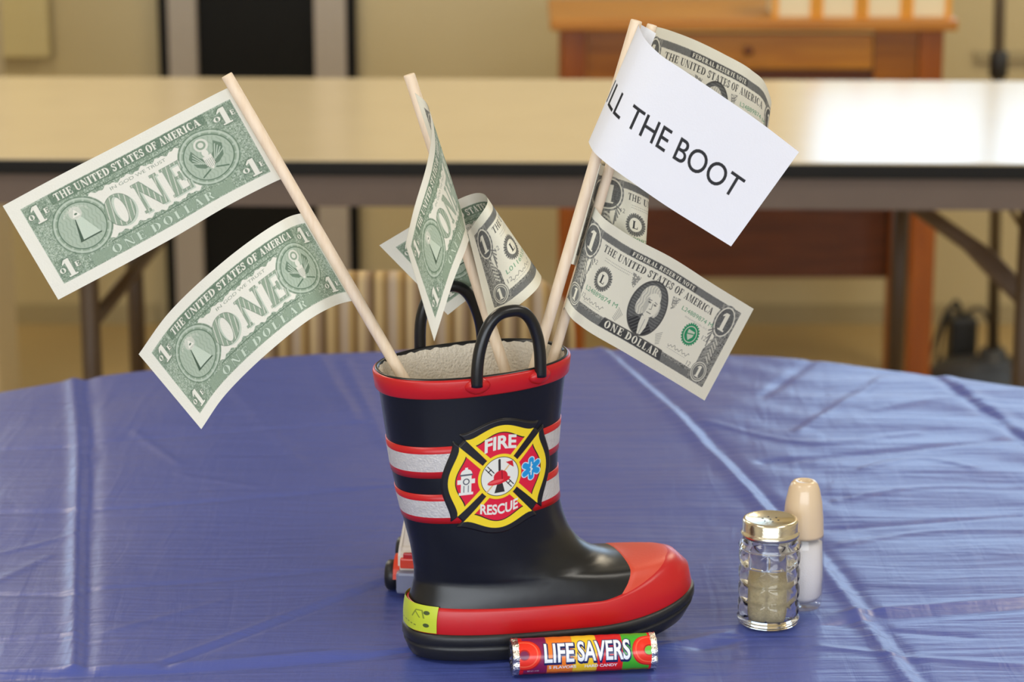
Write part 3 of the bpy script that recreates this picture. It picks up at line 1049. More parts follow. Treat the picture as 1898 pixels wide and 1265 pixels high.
# ------------------------------------------------------------------ pole stand by the desk
sp = P(1836, 690, 3.42)
st = empty('pole_stand', (P(1840, 660, 3.42).x, 3.42, 0))
tag(st, 'dark slim pole on a round black base to the right of the wooden desk', 'stand')
lathe('base', [(0, 0), (0.135, 0), (0.137, 0.012), (0.12, 0.032), (0.06, 0.05), (0.03, 0.056), (0.026, 0.075), (0, 0.075)], M['black_iron'], st, 48)
top_x = P(1853, 0, 3.42).x - st.location.x
tube('pole', [(0, 0, 0.06), (top_x, 0, P(1853, 0, 3.42).z), (top_x * 1.9, 0, 1.4)], 0.0115, M['grey_pole'], st, 16)
lathe('collar', [(0.0125, 0.0), (0.018, 0.004), (0.018, 0.05), (0.0125, 0.054)], M['black_iron'], st, 20, loc=(top_x * 0.8, 0, P(1850, 145, 3.42).z))

bagp = P(1768, 640, 3.58)
bg = empty('cable_box', (P(1782, 640, 3.6).x, 3.6, 0))
tag(bg, 'small black box with loose cables on the floor between desk and pole stand', 'box')
box('box_body', (0, 0, 0.05), (0.055, 0.07, 0.10), M['black_iron'], bg, bev=0.008)
for k, (ex, ez) in enumerate(((-0.07, 0.06), (0.09, 0.05), (-0.05, 0.09))):
    tube('cable', [(0, 0, 0.098), (ex * 0.3, -0.005, 0.098 + ez * 0.4), (ex * 0.8, -0.01, ez * 0.9), (ex, -0.012, 0.006)], 0.004, M['black_iron'], bg, 8, n=24)

# ------------------------------------------------------------------ long folding table
fa, fb = G(0, 291), G(1898, 309)
ang = math.atan2(fb.y - fa.y, fb.x - fa.x) * 0.6
mid = G(949, 299)
FT = empty('folding_table', (mid.x, mid.y, 0), ang)
tag(FT, 'long beige folding table with black edge standing behind the blue table', 'table')
tw, td = 1.83, 0.762
box('tabletop', (0.03, td / 2, TOP - 0.008), (tw - 0.004, td - 0.004, 0.016), M['laminate'], FT, bev=0.002)
bm = bmesh.new()
for c, s in (((0.03, 0.0, TOP - 0.0115), (tw, 0.006, 0.019)), ((0.03, td, TOP - 0.0115), (tw, 0.006, 0.019)), ((0.03 - tw / 2, td / 2, TOP - 0.0115), (0.006, td - 0.006, 0.019)), ((0.03 + tw / 2, td / 2, TOP - 0.0115), (0.006, td - 0.006, 0.019))):
    box_bm(bm, c, s, 0.002)
link('edge_strip', done(bm, 'edge_strip'), M['edge_black'], FT, False)
bm = bmesh.new()
for c, s in (((0.03, 0.022, TOP - 0.042), (tw - 0.05, 0.014, 0.046)), ((0.03, td - 0.022, TOP - 0.042), (tw - 0.05, 0.014, 0.046)), ((0.03 - tw / 2 + 0.03, td / 2, TOP - 0.042), (0.014, td - 0.06, 0.046)), ((0.03 + tw / 2 - 0.03, td / 2, TOP - 0.042), (0.014, td - 0.06, 0.046))):
    box_bm(bm, c, s)
link('apron', done(bm, 'apron'), M['apron_grey'], FT, False)


def ftl(px, py, y):
    """Pixel and local depth in the table to local coordinates."""
    p = P(px, py, y)
    c, s = math.cos(-ang), math.sin(-ang)
    x, yy = p.x - FT.location.x, p.y - FT.location.y
    return (c * x - s * yy, s * x + c * yy, p.z)


for px0, y_ in ((166, 1.86), (252, 2.46), (1900, 1.84), (1664, 2.46)):
    x_, yl, _ = ftl(px0, 560, y_)
    tube('leg', [(x_, yl, TOP - 0.02), (x_, yl, 0.0)], 0.0135, M['leg_brown'], FT, 14)
a = ftl(178, 590, 1.86); b = ftl(300, 440, 2.25)
tube('brace', [a, b], 0.010, M['leg_brown'], FT, 12)
a = ftl(252, 500, 2.46); b = ftl(320, 400, 2.3)
tube('brace', [a, b], 0.011, M['leg_brown'], FT, 12)
a = ftl(1690, 378, 2.15); m1 = ftl(1795, 452, 2.05); m2 = ftl(1830, 482, 2.02); b = ftl(1905, 560, 1.88)
tube('brace', [a, m1, m2, b], [0.011, 0.012, 0.016, 0.014], M['apron_grey'], FT, 12)
tube('brace', [ftl(1868, 380, 2.2), ftl(1905, 440, 1.9)], 0.004, M['leg_brown'], FT, 8)

# ------------------------------------------------------------------ striped chair tucked at the blue table
ctop = P(730, 512, 1.02)
ch = empty('dining_chair', (P(735, 560, 1.02).x, 1.02, 0))
tag(ch, 'chair with vertically striped tan back tucked at the blue table', 'chair')


def rounded_slab(name, w, h, th, rad, m, parent, loc, rot=0.0, bulge=0.0):
    pts = []
    for cx, cz, a0 in ((w / 2 - rad, h - rad, 0), (-w / 2 + rad, h - rad, 90), (-w / 2 + rad, rad, 180), (w / 2 - rad, rad, 270)):
        pts += arc(cx, cz, rad, rad, a0, a0 + 90, 10)
    bm = bmesh.new()
    rows = []
    for f, t_ in ((0.94, -th / 2), (0.985, -th * 0.4), (1, 0), (0.985, th * 0.4), (0.94, th / 2)):
        rows.append([bm.verts.new((x * f, t_, (z - h / 2) * f + h / 2)) for x, z in pts])
    n = len(pts)
    for i in range(4):
        for j in range(n):
            bm.faces.new((rows[i][j], rows[i][(j + 1) % n], rows[i + 1][(j + 1) % n], rows[i + 1][j]))
    bm.faces.new(rows[0]); bm.faces.new(rows[-1])
    bmesh.ops.rotate(bm, cent=(0, 0, 0), matrix=Matrix.Rotation(rot, 3, 'X'), verts=bm.verts)
    bmesh.ops.translate(bm, vec=loc, verts=bm.verts)
    return link(name, done(bm, name), m, parent)


rounded_slab('backrest', 0.37, 0.36, 0.045, 0.07, M['stripe_fabric'], ch, (0, 0.0, ctop.z - 0.36), R(-5))
rounded_slab('seat', 0.40, 0.40, 0.05, 0.06, M['stripe_fabric'], ch, (0, -0.02, 0.45), R(90))
for sx in (-1, 1):
    tube('leg', [(sx * 0.175, 0.055, ctop.z - 0.1), (sx * 0.175, 0.03, 0.45), (sx * 0.18, 0.10, 0.0)], 0.011, M['leg_brown'], ch, 12)
    tube('leg', [(sx * 0.17, -0.38, 0.43), (sx * 0.18, -0.41, 0.0)], 0.011, M['leg_brown'], ch, 12)

# ------------------------------------------------------------------ round table and its plastic cloth
TC = Vector((0.012, 0.012))
RT = 0.765
rt = empty('round_table', (TC.x, TC.y, 0))
tag(rt, 'round banquet table under the blue plastic cloth', 'table')
lathe('tabletop', [(0, TOP - 0.022), (RT - 0.008, TOP - 0.022), (RT - 0.003, TOP - 0.018), (RT - 0.003, TOP - 0.006), (RT - 0.008, TOP - 0.003), (0, TOP - 0.003)], M['table_board'], rt, 128)
for sx in (-1, 1):
    for sy in (-1, 1):
        tube('leg', [(sx * 0.34, sy * 0.42, TOP - 0.022), (sx * 0.36, sy * 0.44, 0)], 0.014, M['leg_brown'], rt, 12)

# creases, as lines on the cloth: (pixel path, height in mm, half width in mm)
CREASE = [
    ([(135, 690), (146, 830), (143, 1000), (140, 1240)], 2.6, 6.0), ([(160, 690), (172, 830), (164, 1000), (156, 1240)], -2.0, 7.0),
    ([(1110, 645), (1240, 760), (1400, 925), (1530, 1060), (1690, 1270)], 2.4, 6.5), ([(1130, 645), (1266, 760), (1424, 925), (1556, 1060), (1716, 1270)], -1.6, 7.0),
    ([(1713, 684), (1898, 818), (2000, 900)], -2.4, 6.5), ([(1740, 684), (1925, 818)], 1.4, 8.0),
    ([(1960, 1105), (1700, 1124), (1530, 1140), (1300, 1182), (1160, 1215)], 2.0, 5.0), ([(1960, 1122), (1700, 1142), (1530, 1158), (1300, 1200)], -1.6, 6.0),
    ([(-40, 1260), (300, 1247), (640, 1222), (900, 1190)], -2.4, 6.0), ([(-40, 1246), (300, 1233), (640, 1208), (760, 1196)], 1.2, 5.0),
    ([(306, 1233), (520, 1152), (731, 1075)], -1.8, 4.0), ([(310, 1224), (520, 1143), (731, 1066)], 1.0, 4.0),
    ([(-20, 952), (133, 949)], -1.4, 4.0), ([(163, 946), (440, 926), (731, 902)], -1.3, 4.0), ([(163, 1095), (731, 1050)], -1.0, 4.0),
    ([(198, 818), (682, 783)], -0.8, 4.0), ([(-20, 835), (130, 829)], -1.2, 4.0), ([(-20, 1102), (140, 1106)], -1.2, 4.0),
    ([(-20, 1180), (140, 1176)], 1.0, 4.0), ([(-20, 1030), (136, 990)], 0.9, 3.5), ([(-20, 1085), (90, 1030)], 0.7, 4.0),
    ([(642, 670), (716, 828)], 1.2, 5.0), ([(590, 660), (660, 780)], 1.2, 6.0), ([(250, 800), (330, 860)], 0.7, 4.0),
    ([(1416, 857), (1650, 836), (1890, 813)], -1.8, 5.0), ([(1416, 734), (1510, 665)], -1.2, 5.0), ([(1515, 981), (1890, 956)], -1.4, 4.0),
    ([(1480, 800), (1640, 700)], 1.2, 5.0), ([(1300, 780), (1500, 820), (1700, 800)], 0.9, 5.0), ([(1550, 930), (1700, 905), (1898, 900)], 1.0, 4.0),
    ([(1560, 1010), (1720, 985), (1898, 985)], 0.9, 4.0), ([(1600, 870), (1700, 850), (1800, 868)], 1.0, 4.0), ([(1620, 760), (1760, 740), (1898, 745)], 1.0, 5.0),
    ([(1520, 1200), (1700, 1220), (1898, 1235)], 1.0, 5.0), ([(1560, 1160), (1800, 1180)], -0.9, 5.0), ([(430, 720), (560, 860)], 0.6, 6.0),
    ([(620, 1010), (730, 980)], 0.5, 5.0), ([(200, 1170), (420, 1110)], 0.6, 4.0), ([(330, 880), (480, 905)], 0.5, 5.0),
]


def crease_height(x, y):
    h = np.zeros(x.shape)
    for path, amp, wid in CREASE:
        q = [G(*p) for p in path]
        n = 20 * (len(q) - 1) + 1
        d0 = np.arange(len(q), dtype=float)
        pp = hermite(d0, np.array([(a.x, a.y) for a in q]), np.linspace(0, len(q) - 1, n))
        lo, hi = pp.min(0) - 0.05, pp.max(0) + 0.05
        sel = (x > lo[0]) & (x < hi[0]) & (y > lo[1]) & (y < hi[1])
        if not sel.any():
            continue
        xs, ys = x[sel], y[sel]
        best = np.full(xs.shape, 1e9)
        for (x0, y0), (x1, y1) in zip(pp[:-1], pp[1:]):
            ux, uy = x1 - x0, y1 - y0
            t = np.clip(((xs - x0) * ux + (ys - y0) * uy) / (ux * ux + uy * uy), 0, 1)
            best = np.minimum(best, np.hypot(xs - x0 - t * ux, ys - y0 - t * uy))
        w = wid * 0.001
        h[sel] += amp * 0.001 * (0.65 * np.exp(-(best / w) ** 2) + 0.35 * np.exp(-best / (w * 0.5)))
    return h


def make_cloth():
    nth = 1080
    rr = np.r_[0.002, np.linspace(0.02, RT - 0.006, 235)]
    th = np.arange(nth) * 2 * PI / nth
    x = TC.x + rr[:, None] * np.cos(th)
    y = TC.y + rr[:, None] * np.sin(th)
    z = crease_height(x, y)
    rip = 0.0005 * np.sin(9 * x + 31 * y + 2 * np.sin(11 * x)) + 0.0004 * np.sin(40 * x - 17 * y + 3 * np.sin(7 * y))
    amp = np.clip((x - 0.05) * 2.2, 0, 1) * np.clip((y + 0.05) * 3, 0.2, 1)
    rip2 = 0.0009 * np.sin(95 * y + 22 * x + 2.4 * np.sin(14 * x + 3) + 1.5 * np.sin(31 * x)) * amp
    z = z + (rip + rip2)
    # keep the film lying under what stands on it
    def flat(px, py, rad):
        g = G(px, py)
        return np.clip((np.hypot((x - g.x), (y - g.y)) - rad) / 0.02, 0, 1)
    z = z * flat(1428, 1160, 0.024) * flat(1487, 1125, 0.02)
    z = np.maximum(z, -0.0018)
    f = np.minimum(flat(830, 1190, 0.05), np.minimum(flat(950, 1180, 0.05), np.minimum(flat(1080, 1165, 0.05), flat(1190, 1140, 0.045))))
    f = np.minimum(f, np.minimum(flat(1000, 1240, 0.02), np.minimum(flat(1080, 1235, 0.02), flat(1160, 1228, 0.02))))
    z = np.where(z > 0, z * f, z)
    rows = [np.stack([x, y, TOP + z - 0.0002], -1)]
    drop = [0.004, 0.012, 0.03, 0.06, 0.1, 0.14, 0.18, 0.215, 0.25]
    for k, d in enumerate(drop):
        ro = RT - 0.002 + (0.004 if k else 0.002) + 0.05 * min(1, d / 0.3) * (0.5 + 0.5 * np.sin(th * 26 + 1.3 * np.sin(3 * th)))
        ro = ro + 0.0015 * np.sin(90 * th)
        fade = np.exp(-k / 1.2)
        rows.append(np.stack([TC.x + ro * np.cos(th), TC.y + ro * np.sin(th), TOP - d + z[-1] * fade + 0.012 * np.sin(5 * th + 1) * (d > 0.1)], -1)[None])
    V = np.concatenate(rows)
    me = np_mesh('tablecloth', V.reshape(-1, 3), grid_quads(V.shape[0], nth, close_c=True))
    o = link('tablecloth', me, M['cloth'])
    return tag(o, 'creased shiny blue plastic cloth covering the round table', 'tablecloth')


make_cloth()

# ------------------------------------------------------------------ the boot (millimetres, x heel to toe, y away, z up)
BX, BY, BR = -0.0640, -0.010, R(17)
BC, BS = math.cos(BR), math.sin(BR)


def bw(p):
    p = np.asarray(p, float) * 0.001
    x, y, z = p[..., 0], p[..., 1], p[..., 2]
    return np.stack([BX + x * BC - y * BS, BY + x * BS + y * BC, TOP + 0.0004 + z], -1)


_z = [0, 8, 19, 35, 41, 45.5, 48.2, 50.2, 51.6, 52.9, 55.2, 59, 63.5, 71, 83, 100, 122, 152, 188]
_xb = [3, 0, -1, 0, 1.5, 2.5, 3, 3, 3, 3, 3, 2.5, 2, 1, -1.5, -5, -9.5, -14, -19]
_xf = [178, 183, 184, 181, 177.5, 174, 169.5, 162, 153, 143, 132, 122, 114.5, 106.5, 100, 96, 95.5, 97.5, 101]
_w = [33, 35, 36, 35.6, 34.8, 33.9, 33.3, 32.8, 32.4, 32.1, 31.7, 31.4, 31.3, 31.6, 32.4, 33.7, 35.5, 38, 42]
_p = [2.7, 2.7, 2.7, 2.55, 2.35, 2.22, 2.15, 2.1, 2.08, 2.06, 2.05, 2.05, 2.06, 2.1, 2.15, 2.2, 2.2, 2.2, 2.2]


def bparam(z):
    z = np.asarray(z, float)
    f = lambda a: hermite(_z, a, z.ravel()).reshape(z.shape)
    return f(_xb), f(_xf), f(_w), f(_p)


def btilt(z):
    z = np.asarray(z, float)
    return hermite([0, 65, 100, 135, 170, 200], [0, 0, 0.072, 0.088, 0.056, 0.046], z.ravel()).reshape(z.shape)


def bfix(x, y, z):
    """Toe spring, and the lean of the shaft."""
    sp_ = 13.0 * np.clip((x - 108) / 73, 0, 1.3) ** 2
    fade = np.clip(1 - (z - 30) / 60, 0.35, 1)
    return np.stack([x, y, z + sp_ * fade + btilt(z) * (x - 40)], -1)


def bsurf(z, phi, off=0.0):
    xb, xf, w, p = bparam(z)
    a, xc = (xf - xb) / 2 + off, (xf + xb) / 2
    c, s = np.cos(phi), np.sin(phi)
    u = np.sign(c) * np.abs(c) ** (2 / p)
    g = 1 + 0.10 * u * np.clip((75 - z) / 40, 0, 1)
    x = xc + a * u
    y = (w * g + off) * np.sign(s) * np.abs(s) ** (2 / p)
    return bfix(x, y, z)


def bnear(x, z, off=0.0):
    """Point of the near flank at a given x and height."""
    xb, xf, w, p = bparam(z)
    a, xc = (xf - xb) / 2 + off, (xf + xb) / 2
    u = np.clip((x - xc) / a, -0.999, 0.999)
    g = 1 + 0.10 * u * np.clip((75 - z) / 40, 0, 1)
    y = -(w * g + off) * (1 - np.abs(u) ** p) ** (1 / p)
    return bfix(x, y, z)


def phis(n):
    """Angles spread evenly along a blunt outline."""
    t = np.linspace(0, 2 * PI, n, endpoint=False)
    return t - 0.10 * np.sin(4 * t)


boot = empty('rain_boot', (BX, BY, TOP), BR)
tag(boot, 'child-size black and red rubber firefighter boot on the blue tablecloth', 'boot')


def bpart(name, pts, m, close=True, cap_top=False, cap_bot=False, smooth=True, midx=None, colors=None):
    nr, nc = pts.shape[:2]
    V = bw(pts).reshape(-1, 3)
    q = grid_quads(nr, nc, close_c=close)
    me = np_mesh(name, V, q, colors, midx)
    if cap_top or cap_bot:
        bm = bmesh.new()
        bm.from_mesh(me)
        bm.verts.ensure_lookup_table()
        if cap_bot: bm.faces.new([bm.verts[i] for i in range(nc)])
        if cap_top: bm.faces.new([bm.verts[(nr - 1) * nc + i] for i in range(nc)])
        bm.to_mesh(me)
        bm.free()
    bm = bmesh.new()
    bm.from_mesh(me)
    bmesh.ops.recalc_face_normals(bm, faces=bm.faces)
    bm.to_mesh(me)
    bm.free()
    return link(name, me, m, boot, smooth, world=True)


PH = phis(200)
# upper: foot and shaft
zz = np.r_[np.linspace(17, 47, 16), np.linspace(48, 70, 66), np.linspace(71, 186, 70)]
up = bsurf(zz[:, None] + 0 * PH, PH[None, :])
bpart('upper', up, M['rubber_black'])
# sole with its lip and groove
sz = [0.0, 0.3, 1.6, 8.2, 9.6, 10.8, 12.2, 16.8, 18.6, 19.2]
so = [-3.0, 0.5, 2.6, 3.0, 2.9, 1.6, 3.3, 3.2, 2.2, -1.0]
sole = np.stack([bsurf(np.full(200, z), PH, o) for z, o in zip(sz, so)])
bpart('sole', sole, M['rubber_sole'], cap_bot=True, cap_top=True)


# red foxing band that climbs into the toe bumper
def foxtop(x):
    return 35.0 + 13.0 * np.clip((x - 118) / 60, 0, 1) ** 1.3


rows = []
base_x = bsurf(np.full(200, 30.0), PH)[..., 0]
zt = foxtop(base_x)
for f, o in ((0.0, 1.2), (0.06, 1.5), (0.5, 1.6), (0.9, 1.5), (1.0, 1.1), (1.02, -0.6)):
    rows.append(bsurf(18.8 + (zt - 18.8) * f, PH, o))
bpart('foxing_band', np.stack(rows), M['rubber_red'])

# toe cap over the front of the foot
rows = []
cz = np.r_[np.linspace(33, 50, 26), np.linspace(50.3, 53.95, 22)]
lead = [(0.0, 0.0)]
nphi = 90
for z in cz:
    xb, xf, w, p = [float(v) for v in bparam(np.array([z]))]
    xc, a = (xb + xf) / 2, (xf - xb) / 2
    xcap = float(hermite([30, 36, 44, 50, 54, 60], [124, 127.5, 134, 137, 137.5, 137.2], [z])[0])
    u = np.clip((xcap - xc) / a, -1, 0.9999)
    ph0 = math.acos(max(u, 1e-4) ** (p / 2))
    t = np.linspace(-1, 1, nphi)
    ph = t * ph0
    off = 0.9 * np.clip((1 - np.abs(t)) * ph0 / 0.035, -0.0, 1) ** 0.5 - 0.1
    rows.append(bsurf(np.full(nphi, z), ph, off))
bpart('toe_cap', np.stack(rows), M['rubber_red_toe'], close=False)

# collar, lining
RZ = 188.0
cs = [(RZ - 12.0, 0.2), (RZ - 11.8, 1.6), (RZ - 11.0, 2.2), (RZ - 6, 2.3), (RZ - 1.5, 2.2), (RZ - 0.2, 1.6), (RZ, 0.4)]
bpart('collar', np.stack([bsurf(np.full(200, z), PH, o) for z, o in cs]), M['rubber_red'])
bpart('collar_lip', np.stack([bsurf(np.full(200, z), PH, o) for z, o in ((RZ - 0.6, 0.8), (RZ + 0.7, 0.3), (RZ + 0.9, -0.6), (RZ + 0.2, -1.6), (RZ - 3, -1.9))]), M['rubber_black'])
ln = []
fz = 0.35 * np.sin(PH * 37) + 0.25 * np.sin(PH * 61 + 1)
for z, o in ((RZ - 0.3, -1.2), (RZ - 1.5, -2.2), (RZ - 6, -2.5), (RZ - 20, -2.8), (RZ - 50, -3.4), (RZ - 90, -4.0), (RZ - 118, -4.6)):
    ln.append(bsurf(np.full(200, z) + (fz if z > RZ - 3 else 0), PH, o))
bpart('lining', np.stack(ln), M['lining'], cap_top=True)

# reflective stripes
for z1 in (145.6, 114.2):
    zs_ = [z1, z1 - 0.01, z1 - 4.4, z1 - 16.0, z1 - 20.3, z1 - 20.31]
    of = [-0.2, 0.5, 0.6, 0.6, 0.5, -0.2]
    pts = np.stack([bsurf(np.full(200, z), PH, o) for z, o in zip(zs_, of)])
    midx = np.repeat([0, 0, 1, 0, 0], 200)
    bpart('reflective_stripe', pts, [M['rubber_red'], M['stripe_silver']], midx=midx)

# handles and their lugs
hr = 0.0037


def flank(px, z, side, off):
    """Boot x on the near (-1) or far (+1) flank that shows at a pixel column."""
    best = None
    for x in np.linspace(-12, 96, 217):
        q = bnear(np.array(x), np.array(z), off)
        if side > 0:
            q = q * np.array([1, -1, 1])
        d = Vector(bw(q)) - CAM
        u = 949 + FPX * d.x / d.dot(FWD)
        if best is None or abs(u - px) < best[0]:
            best = (abs(u - px), x, Vector(bw(q)))
    return best[1], best[2]


def handle(pa, pb, apex, side, lift):
    xa, A = flank(pa, 187.5, side, 3.6)
    xb_, B = flank(pb, 187.5, side, 3.6)
    pts = []
    low = Vector((0, 0, -0.004))
    C_ = P(apex[0], apex[1], (A.y + B.y) / 2 + lift)
    for t in np.linspace(0, 1, 15):
        e = 2 * t - 1
        base = A.lerp(B, t)
        k = (1 - abs(e) ** 2.6) ** (1 / 2.0)
        out = base.lerp(base + (C_ - A.lerp(B, 0.5)), k)
        # legs stand upright before they bend over
        out = out + (A - B) * (0.10 * math.sin(PI * (1 - abs(e))) * (-1 if e > 0 else 1)) * 0
        pts.append(out)
    pts = [A + low] + pts + [B + low]
    tube('pull_handle', pts, hr, M['rubber_black'], boot, 16, n=64, world=True)


handle(884, 1002, (945, 577), -1, 0.002)
handle(779, 893, (829, 531), 1, -0.002)


def lug(px, py):
    def solve():
        best = None
        for x in np.linspace(0, 100, 101):
            for z in (183.0,):
                q = bw(bnear(np.array(x), np.array(z), 2.2))
                d = Vector(q) - CAM
                u = 949 + FPX * d.x / d.dot(FWD)
                if best is None or abs(u - px) < best[0]:
                    best = (abs(u - px), x)
        return best[1]
    x = solve()
    t = np.linspace(0, 2 * PI, 28, endpoint=False)
    rows = []
    for f, o in ((1.0, 1.6), (0.95, 3.0), (0.75, 4.6), (0.4, 5.3), (0.05, 5.5)):
        zz_ = 183.2 + 5.4 * f * np.sin(t)
        xx = x + 6.5 * f * np.cos(t) * (1 + 0.25 * np.cos(t) ** 2)
        rows.append(bnear(xx, np.minimum(zz_, 188.2), o))
    bpart('handle_lug', np.stack(rows), M['rubber_red'])


lug(884, 690)
lug(1002, 676)

# heel label
lc = Canvas(33, 17, 6, np.array(srgb(196, 210, 52)))
ink = np.array(srgb(70, 84, 40))
for x_ in (29.0, 4.5):
    for y_ in (4.5, 12.5):
        lc.paint(lc.ell(x_, y_, 1.3), ink)
lc.paint(lc.line([(8, 12.5), (14, 13.2), (19, 12.8), (24, 13.5)], 0.7) * (np.sin(lc.X * 3) > -0.3), ink, 0.8)
lc.paint(np.clip(lc.line([(22, 8), (24, 3.6), (27, 3.4), (28, 8)], 0.7) + lc.line([(24, 5), (26, 8)], 0.6), 0, 1), ink, 0.7)
lc.paint(lc.line([(5, 4), (12, 3.6)], 0.8) * (np.sin(lc.X * 4) > -0.2), ink, 0.7)
s = np.linspace(0, 1, lc.nc)
ph = -PI - 0.62 + s * 1.25
zl = np.linspace(36.4, 19.6, lc.nr)
lab = bsurf(zl[:, None] + 0 * ph, ph[None, :] + 0 * zl[:, None], 2.3)
bpart('heel_label', lab, M['label_print'], close=False, colors=lc.img)['label'] = 'yellow green heel label'


# badge: four winged arms round a white centre
def badge():
    S_, H_ = 76.0, 76.0
    c = Canvas(S_, H_, 5, np.array((0.010, 0.010, 0.011)))
    cx = cy = 38.0
    X, Y = c.X - cx, c.Y - cy
    yel, red, wht, blk = np.array(srgb(246, 216, 40)), np.array(srgb(222, 30, 58)), np.array(srgb(232, 232, 222)), np.array((0.012, 0.012, 0.012))

    def arm(rot, grow, inn):
        # outline of the upper arm, flared, with a bowed outer edge
        top = []
        for k in range(21):
            u = -1 + 2 * k / 20
            xx = u * (21.5 + grow)
            yy = -(24.0 + grow) - 7.2 * (math.cos(PI * u / 2) ** 1.4) - 1.2 * (abs(u) ** 6)
            top.append((xx, yy))
        k = inn
        side = [(24.0 * 0 + 3.2 + k * 0.6, -5.5), (-(3.2 + k * 0.6), -5.5)]
        o = top + side
        cr, sr = math.cos(R(rot)), math.sin(R(rot))
        return [(cx + x * cr - y * sr, cy + x * sr + y * cr) for x, y in o]
    # plaque
    sd = np.full(X.shape, 1e9)
    plaque = np.zeros(X.shape)
    for r_ in (0, 90, 180, 270):
        plaque = np.maximum(plaque, c.poly([arm(r_, 3.4, 4.5)]))
    plaque = np.maximum(plaque, c.ell(cx, cy, 33.0))
    for r_ in (0, 90, 180, 270):
        c.paint(c.poly([arm(r_, 0.0, 0.0)]), yel)
        g = [(cx + (x - cx), cy + (y - cy)) for x, y in arm(r_, -4.6, 1.2)]
        c.paint(c.poly([arm(r_, -4.0, 1.6)]), blk)
        c.paint(c.poly([g]), red)
    for a_ in (45, 135, 225, 315):                            # black bars between the arms, edged in yellow
        dx, dy = math.cos(R(a_)), math.sin(R(a_))
        c.paint(c.line([(cx + dx * 8, cy + dy * 8), (cx + dx * 31.5, cy + dy * 31.5)], 8.2) * np.maximum.reduce([c.poly([arm(r_, 0.0, 0.0)]) for r_ in (0, 90, 180, 270)]), yel)
        c.paint(c.line([(cx + dx * 8, cy + dy * 8), (cx + dx * 38, cy + dy * 38)], 3.4), blk)
    c.paint(c.ell(cx, cy, 13.6), yel)
    c.paint(c.ell(cx, cy, 11.9), blk)
    c.paint(c.ell(cx, cy, 11.5), wht)
    c.paint(c.sans('FIRE', cx - 9.6, cy - 24.6, cx + 9.6, cy - 17.0, 0.035, warp=lambda x, y: (x, y + 0.012 * (x - cx) ** 2)), wht)
    c.paint(c.sans('RESCUE', cx - 11.6, cy + 17.0, cx + 11.6, cy + 22.8, 0.03, warp=lambda x, y: (x, y - 0.012 * (x - cx) ** 2)), wht)
    # hydrant
    hx, hy = cx - 20.6, cy
    gry = np.array(srgb(90, 92, 100))
    for m_, col in ((c.rect(hx - 3.1, hy - 4, hx + 3.1, hy + 7), wht), (c.ell(hx, hy - 4.6, 3.4, 3.0), wht), (c.rect(hx - 4.2, hy + 6.6, hx + 4.2, hy + 8.2), wht), (c.rect(hx - 5.2, hy - 1.4, hx + 5.2, hy + 1.4), wht), (c.rect(hx - 3.8, hy - 4.6, hx + 3.8, hy - 3.6), gry), (c.ell(hx, hy, 2.0), gry), (c.ell(hx, hy, 1.3), wht),
                     (c.line([(hx - 1.3, hy + 2.6), (hx - 1.3, hy + 6.4)], 0.5), gry), (c.line([(hx + 1.3, hy + 2.6), (hx + 1.3, hy + 6.4)], 0.5), gry), (c.rect(hx - 0.8, hy - 8.6, hx + 0.8, hy - 7.2), wht)):
        c.paint(m_, col)
    # six-armed blue medical star
    sx_, sy_ = cx + 20.4, cy - 0.5
    for wd_, col in ((4.6, np.array(srgb(190, 226, 240))), (3.4, np.array(srgb(36, 150, 214)))):
        for a_ in (90, 30, 150):
            dx, dy = math.cos(R(a_)) * 5.0, math.sin(R(a_)) * 5.0
            c.paint(c.line([(sx_ - dx, sy_ - dy), (sx_ + dx, sy_ + dy)], wd_), col)
    c.paint(c.line([(sx_, sy_ - 3.6), (sx_, sy_ + 3.8)], 0.7), wht)
    c.paint(c.line([(sx_ - 0.9, sy_ + 2), (sx_ + 0.9, sy_ + 0.6), (sx_ - 0.8, sy_ - 0.6), (sx_ + 0.8, sy_ - 2)], 0.5), wht)
    # helmet, axe, ladder, pike and horn in the centre
    dk_ = np.array(srgb(48, 44, 40))
    c.paint(c.line([(cx - 0.6, cy - 10), (cx - 0.2, cy + 1)], 1.5), dk_)
    c.paint(c.line([(cx - 8, cy + 8.5), (cx + 6.2, cy - 6.6)], 0.9), np.array(srgb(226, 186, 130)))
    c.paint(c.poly([[(cx + 3.4, cy - 8.2), (cx + 7.8, cy - 8.4), (cx + 8.6, cy - 4.2), (cx + 6.6, cy - 5.6)]]), np.array(srgb(206, 30, 40)))
    for sg in (-1, 1):
        o_ = (cx - 6.5, cy - 4.2) if sg < 0 else (cx + 6.0, cy + 4.6)
        for q in (-1.1, 1.1):
            c.paint(c.line([(o_[0] - 2 + q * 0.6, o_[1] - 2.2 - q * 0.6), (o_[0] + 2 + q * 0.6, o_[1] + 2.2 - q * 0.6)], 0.6), dk_)
        c.paint(c.line([(o_[0] - 0.9, o_[1] + 0.6), (o_[0] + 0.8, o_[1] - 0.8)], 0.7), dk_)
    c.paint(c.poly([[(cx - 1.6, cy + 4), (cx + 1.6, cy + 4), (cx + 3.2, cy + 9.8), (cx - 3.4, cy + 9.8)]]), dk_)
    c.paint(c.ell(cx - 0.6, cy + 2.6, 7.2, 2.0, -0.14), np.array(srgb(212, 30, 44)))
    c.paint(c.ell(cx + 0.4, cy + 0.2, 4.4, 3.8), np.array(srgb(212, 30, 44)))
    c.paint(c.ell(cx - 2.4, cy + 2.8, 4.6, 0.9, -0.1), np.array(srgb(236, 90, 90)))
    c.paint(c.line([(cx + 1, cy - 3.6), (cx + 1.4, cy + 1.6)], 0.7), np.array(srgb(150, 16, 28)))
    # soft rounded plaque height from the coverage, blurred
    hgt = plaque.copy()
